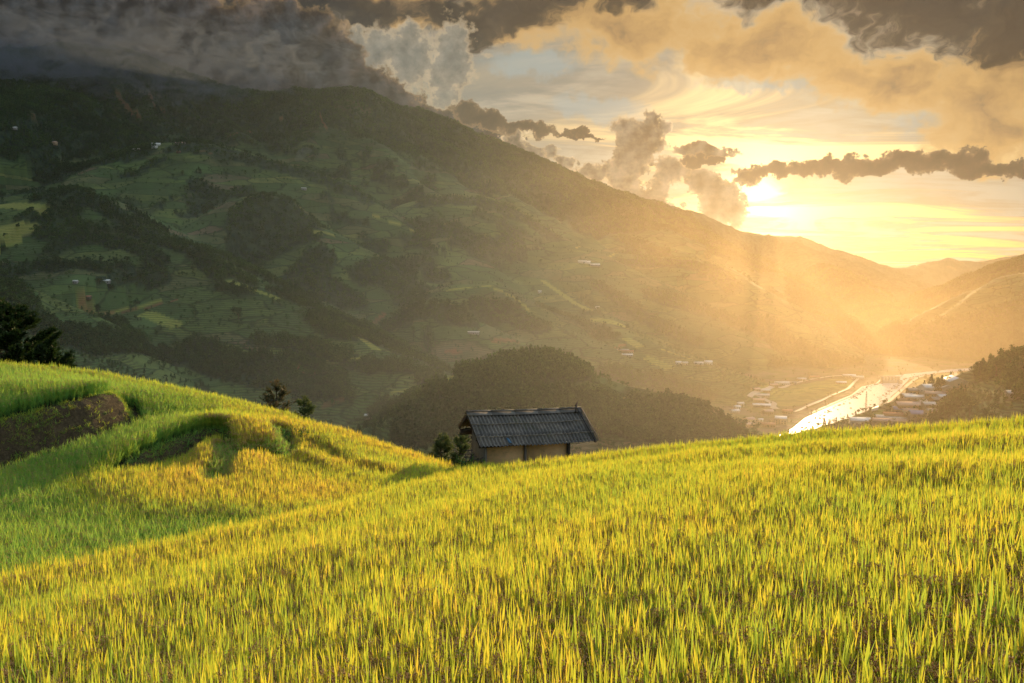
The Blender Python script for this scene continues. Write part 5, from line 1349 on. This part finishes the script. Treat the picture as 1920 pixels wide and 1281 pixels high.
HS = [
 (1405, 794, 13, 10, 6.5, 'cream', 'pink', "two-storey cream house with rows of windows at the foot of the golden slope", 25, 2, VG),
 (1464, 794, 15, 11, 8, 'cream', 'white', "tall cream house with a bright white roof near the river corner", -20, 2, VG),
 (1440, 776, 14, 9, 4.5, 'tan', 'pink', "low orange-tan house between the two tall cream houses", 10, 1, VG),
 (1476, 775, 14, 9, 4, 'tan', 'red', "red roofed house beside the start of the embankment track", -8, 1, VG),
 (1426, 790, 6, 5, 3, 'white', 'white', "tiny white shed beside the two-storey cream house", 0, 1, VG),
 (1428, 763, 26, 8, 3.5, 'grey', 'white', "very long white roofed shed below the road bend", -12, 1, VG),
 (1422, 753, 18, 8, 3.5, 'tan', 'pink', "faded pink roof just above the long white shed", -4, 1, VG),
 (1428, 744, 24, 7, 3.5, 'grey', 'tin', "long tin roof left of the road bend", -3, 1, VG),
 (1434, 735, 16, 8, 3.5, 'tan', 'tin', "tin roofed house in the upper row left of the road", 6, 1, VG),
 (1418, 733, 12, 8, 3.5, 'tan', 'pink', "pink roofed house at the upper left end of the village", 12, 1, VG),
 (1466, 721, 26, 9, 4, 'white', 'tin', "long silver roof above the curve of the valley road", -4, 1, VG),
 (1486, 721, 12, 8, 4, 'grey', 'grey', "grey roofed house at the right end of the long silver roof", 0, 1, VG),
 (1450, 725, 14, 8, 3.5, 'tan', 'pink', "pale pink roof at the left end of the long silver roof", 5, 1, VG),
 (1503, 714, 16, 8, 4, 'tan', 'tin', "small tin roofed house midway along the valley road", -6, 1, VG),
 (1527, 710, 18, 9, 4, 'tan', 'red', "red roofed house farthest up the valley road", 4, 1, VG),
 (1382, 766, 9, 7, 3.5, 'white', 'white', "white hut alone on the hazy slope above the village", 20, 1, VG),
 (1388, 760, 10, 7, 3.5, 'cream', 'tin', "tin roofed hut just above the white hut on the hazy slope", 10, 1, VG),
 (1378, 773, 14, 6, 3, 'white', 'white', "long white shed below the white hut on the hazy slope", 25, 1, VG),
 (1400, 800, 20, 8, 4, 'tan', 'pink', "pink roofed row half hidden behind the rice skyline", 6, 1, VG),
 (1440, 800, 18, 8, 4, 'tan', 'red', "red roofed row just above the rice skyline", -6, 1, VG),
 (1592, 707, 24, 7, 4, 'white', 'white', "long bright roof beyond the green valley field, left of a pair", -6, 1, VG),
 (1608, 710, 22, 7, 4, 'white', 'tin', "long silver roof beyond the green valley field, right of a pair", -6, 1, VG),
 (1577, 720, 18, 7, 3.5, 'tan', 'white', "low white roof standing on the far side of the green field", -4, 1, VG),
 (1790, 727, 22, 15, 7, 'cream', 'white', "big cream house with a white gabled roof on the slope across the river", 78, 2, RG),
 (1778, 734, 14, 10, 4, 'grey', 'tin', "grey annex below the big white gabled house", 60, 1, RG),
 (1612, 796, 17, 10, 4.5, 'white', 'white', "bright white roof right behind the rice at the river bank", -12, 1, RG),
 (1670, 795, 30, 7, 3.5, 'grey', 'pink', "long faded roof nearest the rice skyline on the right bank", -12, 1, RG),
 (1676, 789, 30, 7, 3.5, 'grey', 'tin', "long tin roof behind the long faded one", -12, 1, RG),
 (1688, 784, 28, 7, 3.5, 'tan', 'red', "long reddish roof, third of the parallel sheds", -12, 1, RG),
 (1692, 774, 17, 9, 4, 'grey', 'blue', "shed with a vivid blue roof", -5, 1, RG),
 (1726, 784, 18, 10, 4.5, 'grey', 'blue', "larger hall with a dull blue roof beside the rice skyline", -8, 1, RG),
 (1708, 766, 26, 10, 4, 'tan', 'pink', "wide pink roof left of the bright street", -4, 1, RG),
 (1700, 757, 17, 7, 3.5, 'tan', 'brown', "brown roofed house above the wide pink roof", 8, 1, RG),
 (1715, 750, 18, 6, 3.5, 'white', 'white', "narrow white roof at the head of the bright street", -8, 1, RG),
 (1703, 748, 12, 8, 3.5, 'tan', 'tin', "small tin roof left of the narrow white roof", 0, 1, RG),
 (1742, 735, 15, 11, 5, 'white', 'white', "bright white block standing above the village street", 10, 1, RG),
 (1724, 730, 22, 6, 3.5, 'grey', 'tin', "long thin tin roof at the top of the village", 8, 1, RG),
 (1716, 738, 14, 8, 3.5, 'tan', 'grey', "grey roof under the long thin tin roof", -5, 1, RG),
 (1755, 744, 18, 7, 3.5, 'tan', 'pink', "pale pink roof right of the white block", -18, 1, RG),
 (1768, 750, 9, 7, 3.5, 'white', 'white', "small white house at the right end of the village", 0, 1, RG),
 (1752, 764, 20, 7, 3.5, 'grey', 'tin', "long tin roof at the right foot of the bright street", -3, 1, RG),
 (1756, 755, 11, 8, 3.5, 'wood', 'grey', "dark grey house right of the bright street", 10, 1, RG),
 (1706, 776, 12, 7, 3.5, 'white', 'pink', "small pink roof squeezed behind the blue roofed shed", -10, 1, RG),
 (1748, 778, 12, 7, 4, 'cream', 'grey', "cream house among the trees at the village edge", 10, 1, RG),
 (1910, 744, 18, 7, 3.5, 'grey', 'tin', "tin roof lying in the terraces at the right edge", -8, 1, None),
 (1092, 493, 22, 9, 4, 'white', 'tin', "pale roof at the left of the hamlet on the middle slope", -6, 1, "roofs of the hamlet on the middle slope"),
 (1101, 494, 16, 8, 4.5, 'white', 'white', "bright white roof in the middle of the hamlet on the middle slope", 0, 1, "roofs of the hamlet on the middle slope"),
 (1116, 499, 24, 9, 4, 'grey', 'white', "long white roof at the right of the hamlet on the middle slope", -4, 1, "roofs of the hamlet on the middle slope"),
 (1120, 579, 8, 6, 4, 'white', 'white', "tiny white house on the knee of the lit terrace spur", 10, 1, None),
 (1012, 549, 8, 6, 4, 'white', 'tin', "tiny pale hut alone on the green slope above the lit spur", 0, 1, None),
 (1168, 660, 22, 7, 4, 'tan', 'grey', "grey roof in the terraces below the lit spur, upper of two", -4, 1, None),
 (1178, 662, 20, 7, 4, 'tan', 'red', "red roof in the terraces below the lit spur", -10, 1, None),
 (1176, 668, 20, 5, 3.5, 'grey', 'white', "long white roof in the terraces below the lit spur", 0, 1, None),
 (1272, 683, 10, 6, 4, 'white', 'white', "white house at the left of the row on the sunny ridge foot", 0, 1, "houses along the sunny ridge foot"),
 (1284, 684, 10, 6, 4, 'cream', 'tin', "tin roofed house second in the row on the sunny ridge foot", 6, 1, "houses along the sunny ridge foot"),
 (1310, 684, 16, 6, 4, 'white', 'tin', "wide low house in the middle of the row on the sunny ridge foot", -4, 1, "houses along the sunny ridge foot"),
 (1328, 683, 13, 7, 5, 'white', 'white', "brightest white house at the right of the row on the sunny ridge foot", 0, 1, "houses along the sunny ridge foot"),
 (888, 626, 20, 5, 3.5, 'grey', 'tin', "thin pale roof left of the red earth field", -4, 1, None),
 (293, 273, 22, 9, 5, 'white', 'white', "bright white roof left of the wooded hilltop high on the left", 8, 1, "roofs of the hamlet on the wooded hilltop"),
 (290, 278, 14, 8, 4.5, 'white', 'tin', "white house just under the bright roof on the left hilltop", 0, 1, "roofs of the hamlet on the wooded hilltop"),
 (338, 271, 26, 8, 4.5, 'grey', 'pink', "long faded roof right of the bright one on the hilltop", -3, 1, "roofs of the hamlet on the wooded hilltop"),
 (243, 283, 26, 6, 4, 'grey', 'tin', "long low roof in the field left of the hilltop", -4, 1, "roofs of the hamlet on the wooded hilltop"),
 (257, 282, 14, 6, 4, 'grey', 'white', "short white roof at the right end of the long low one", 0, 1, "roofs of the hamlet on the wooded hilltop"),
 (335, 287, 10, 7, 4, 'wood', 'brown', "small brown house in the trees under the hilltop hamlet", 10, 1, "roofs of the hamlet on the wooded hilltop"),
 (100, 271, 20, 10, 6, 'tan', 'pink', "pinkish house alone on the dark left slope", -12, 1, None),
 (25, 242, 18, 7, 4, 'grey', 'white', "pale roof high on the dark slope near the left edge", 0, 1, None),
 (142, 531, 7, 5, 3.5, 'grey', 'tin', "tiny hut at the left end of the brown terraces", 0, 1, None),
 (200, 530, 10, 6, 3.5, 'grey', 'white', "white roofed hut on top of the brown terraces", 6, 1, None),
 (165, 560, 9, 6, 3.5, 'wood', 'red', "tiny reddish hut low in the brown terraces", 0, 1, None),
 (570, 356, 12, 7, 4, 'grey', 'tin', "tiny pale roof below the wooded crest in the upper middle", 0, 1, None),
 (692, 784, 9, 6, 3.5, 'grey', 'white', "small pale hut in the hollow above the orange crest", 0, 1, None),
]
for h_ in HS: house(*h_)

# ------------------------------------------------------------------ weir, mast and boulders by the river
mt_conc = plain("pale_concrete", (.5, .45, .36), (.66, .6, .5), .7, .2)
def floor_pt(px, py, z): x, y = on_floor(px, py, z); return (x, y, z)
a_, b__ = floor_pt(1654, 717, VZ + 3), floor_pt(1684, 716.5, VZ + 3)
wr = empty("weir", a_); tag(wr, "pale concrete weir with piers crossing the river at the head of the wide reach", "weir")
dv = Vector(b__) - Vector(a_)
q = MB(); q.plank((0, 0, 1.5), (dv.x, dv.y, 1.5), 10, 5); q.obj("sill", mt_conc, wr)
for i in range(6):
    q = MB(); c_ = dv * (i / 5); q.box((c_.x, c_.y, 5.0), (1.0, 6, 5.5)); q.obj("pier", mt_conc, wr)
q = MB(); q.plank((-6, 0, 11.2), (dv.x + 6, dv.y, 11.2), 4, .9); q.obj("walkway", mt_conc, wr)
mt_steel = plain("galvanised_steel", (.10, .095, .085), (.16, .15, .13), .6)
Ym = 1050.0; tm = P(1625, 733, Ym); gm = float(far_z(tm[0], Ym)); hm = float(tm[2]) - gm
ms = empty("lattice_mast", (float(tm[0]), Ym, gm - .5)); tag(ms, "tall thin steel lattice mast standing in front of the bright river", "mast")
q = MB()
for sx in (-1, 1):
    for sy in (-1, 1): q.bar((sx * 1.5, sy * 1.5, 0), (sx * .35, sy * .35, hm), .16, .10, 4)
ns_ = 20
for i in range(ns_):
    z0_, z1_ = hm * i / ns_, hm * (i + 1) / ns_; w0_, w1_ = 1.5 - 1.15 * i / ns_, 1.5 - 1.15 * (i + 1) / ns_
    for s_ in (-1, 1):
        q.bar((-w0_, s_ * w0_, z0_), (w1_, s_ * w1_, z1_), .07, .07, 3); q.bar((w0_, s_ * w0_, z0_), (-w1_, s_ * w1_, z1_), .07, .07, 3)
        q.bar((s_ * w0_, -w0_, z0_), (s_ * w1_, w1_, z1_), .07, .07, 3)
q.obj("tower", mt_steel, ms)
for i in range(9):
    z = hm * (.62 + .042 * i); q = MB(); q.bar((-1.6, 0, z), (1.6, 0, z), .13, .13, 4); q.obj("cross_arm", mt_steel, ms)
mt_rock = plain("river_stone", (.10, .085, .065), (.28, .24, .19), .9, .5)
def rock_source(seed):
    R = random.Random(seed); bm = bmesh.new(); bmesh.ops.create_icosphere(bm, subdivisions=2, radius=1)
    for v in bm.verts: v.co *= R.uniform(.7, 1.15); v.co.z *= .6
    me = bpy.data.meshes.new("rock_source"); bm.to_mesh(me); bm.free(); me.materials.append(mt_rock)
    return bpy.data.objects.new("rock_source", me)
rp = []
for _ in range(520):
    i = random.randrange(2, 11); f = random.random(); q_ = random.random()
    l_ = np.array(RIV_L[i]) * (1 - f) + np.array(RIV_L[i + 1]) * f; r_x = np.array(RIV_R[i]) * (1 - f) + np.array(RIV_R[i + 1]) * f
    s_ = 1 - abs(random.gauss(0, .10)) if random.random() < .45 else (abs(random.gauss(0, .06)) if random.random() < .5 else random.random())
    p_ = l_ + (r_x - l_) * min(1.08, s_)
    rp.append((p_[0], p_[1], VZ + 2.2))
nr_ = len(rp)
scatter("river_rocks", np.array(rp), np.stack([rng.uniform(-.3, .3, nr_), rng.uniform(-.3, .3, nr_), rng.uniform(0, 6.28, nr_)], 1), rng.uniform(.5, 2.4, nr_) * rng.rand(nr_) ** .6 + .3, [rock_source(s_) for s_ in range(3)], rng.randint(0, 3, nr_), kind="stuff", label="boulders strewn in the shallow river and along its banks", cat="rocks")

# ------------------------------------------------------------------ low cloud caught on the mountain and a thread of smoke
mc = bpy.data.materials.new("hill_cloud"); mc.use_nodes = True
t = NT(mc.node_tree); mc.node_tree.nodes.remove(mc.node_tree.nodes['Principled BSDF'])
pv = t.new('ShaderNodeVolumePrincipled'); pv.inputs['Color'].default_value = (0.20, 0.225, 0.26, 1); pv.inputs['Anisotropy'].default_value = 0.1  # dark albedo stands in for the shade of higher cloud
oc = t.new('ShaderNodeTexCoord').outputs['Object']
gp = t.new('ShaderNodeNewGeometry').outputs['Position']
nn = t.noise(t.v('MULTIPLY', gp, (0.0075, 0.0075, 0.013)), 1.0, 6, .68, 1.6)
rr = t.v('LENGTH', t.v('MULTIPLY', oc, (1 / 1150.0, 1 / 420.0, 1 / 150.0)))
dd = t.m('MULTIPLY_ADD', t.m('SUBTRACT', nn, 0.565), 5.5, t.m('MULTIPLY', t.m('SUBTRACT', 1.0, rr), 0.9))
t.put(pv.inputs['Density'], t.m('MULTIPLY', t.m('MULTIPLY', t.rng(dd, 0.0, 0.9), t.rng(rr, 1.0, 0.75)), 0.011))
t.l.new(pv.outputs[0], mc.node_tree.nodes['Material Output'].inputs['Volume'])
cc = P(150, 112, 2680)
hc = ellipsoid("cloud", tuple(float(q) for q in cc), (1150, 420, 150), mc, "torn slate grey cloud dragging over the summit of the dark mountain at the left", 0.0)
ms_ = mist_mat("smoke_volume", 2.2e-3, (0.75, 0.80, 0.85), 0.2)
g_ = far_hit(560, 304, 500)
for i, (dx, dz, r_) in enumerate(((0, 10, (14, 14, 14)), (10, 26, (18, 16, 16)), (26, 38, (20, 18, 12)))):
    o = ellipsoid("smoke", (float(g_[0]) + dx, float(g_[1]), float(g_[2]) + dz), r_, ms_, ("low knot of pale smoke rising from the dark slope", "middle puff of the pale smoke thread on the dark slope", "top puff of the pale smoke thread drifting right")[i], 0.0, 16)
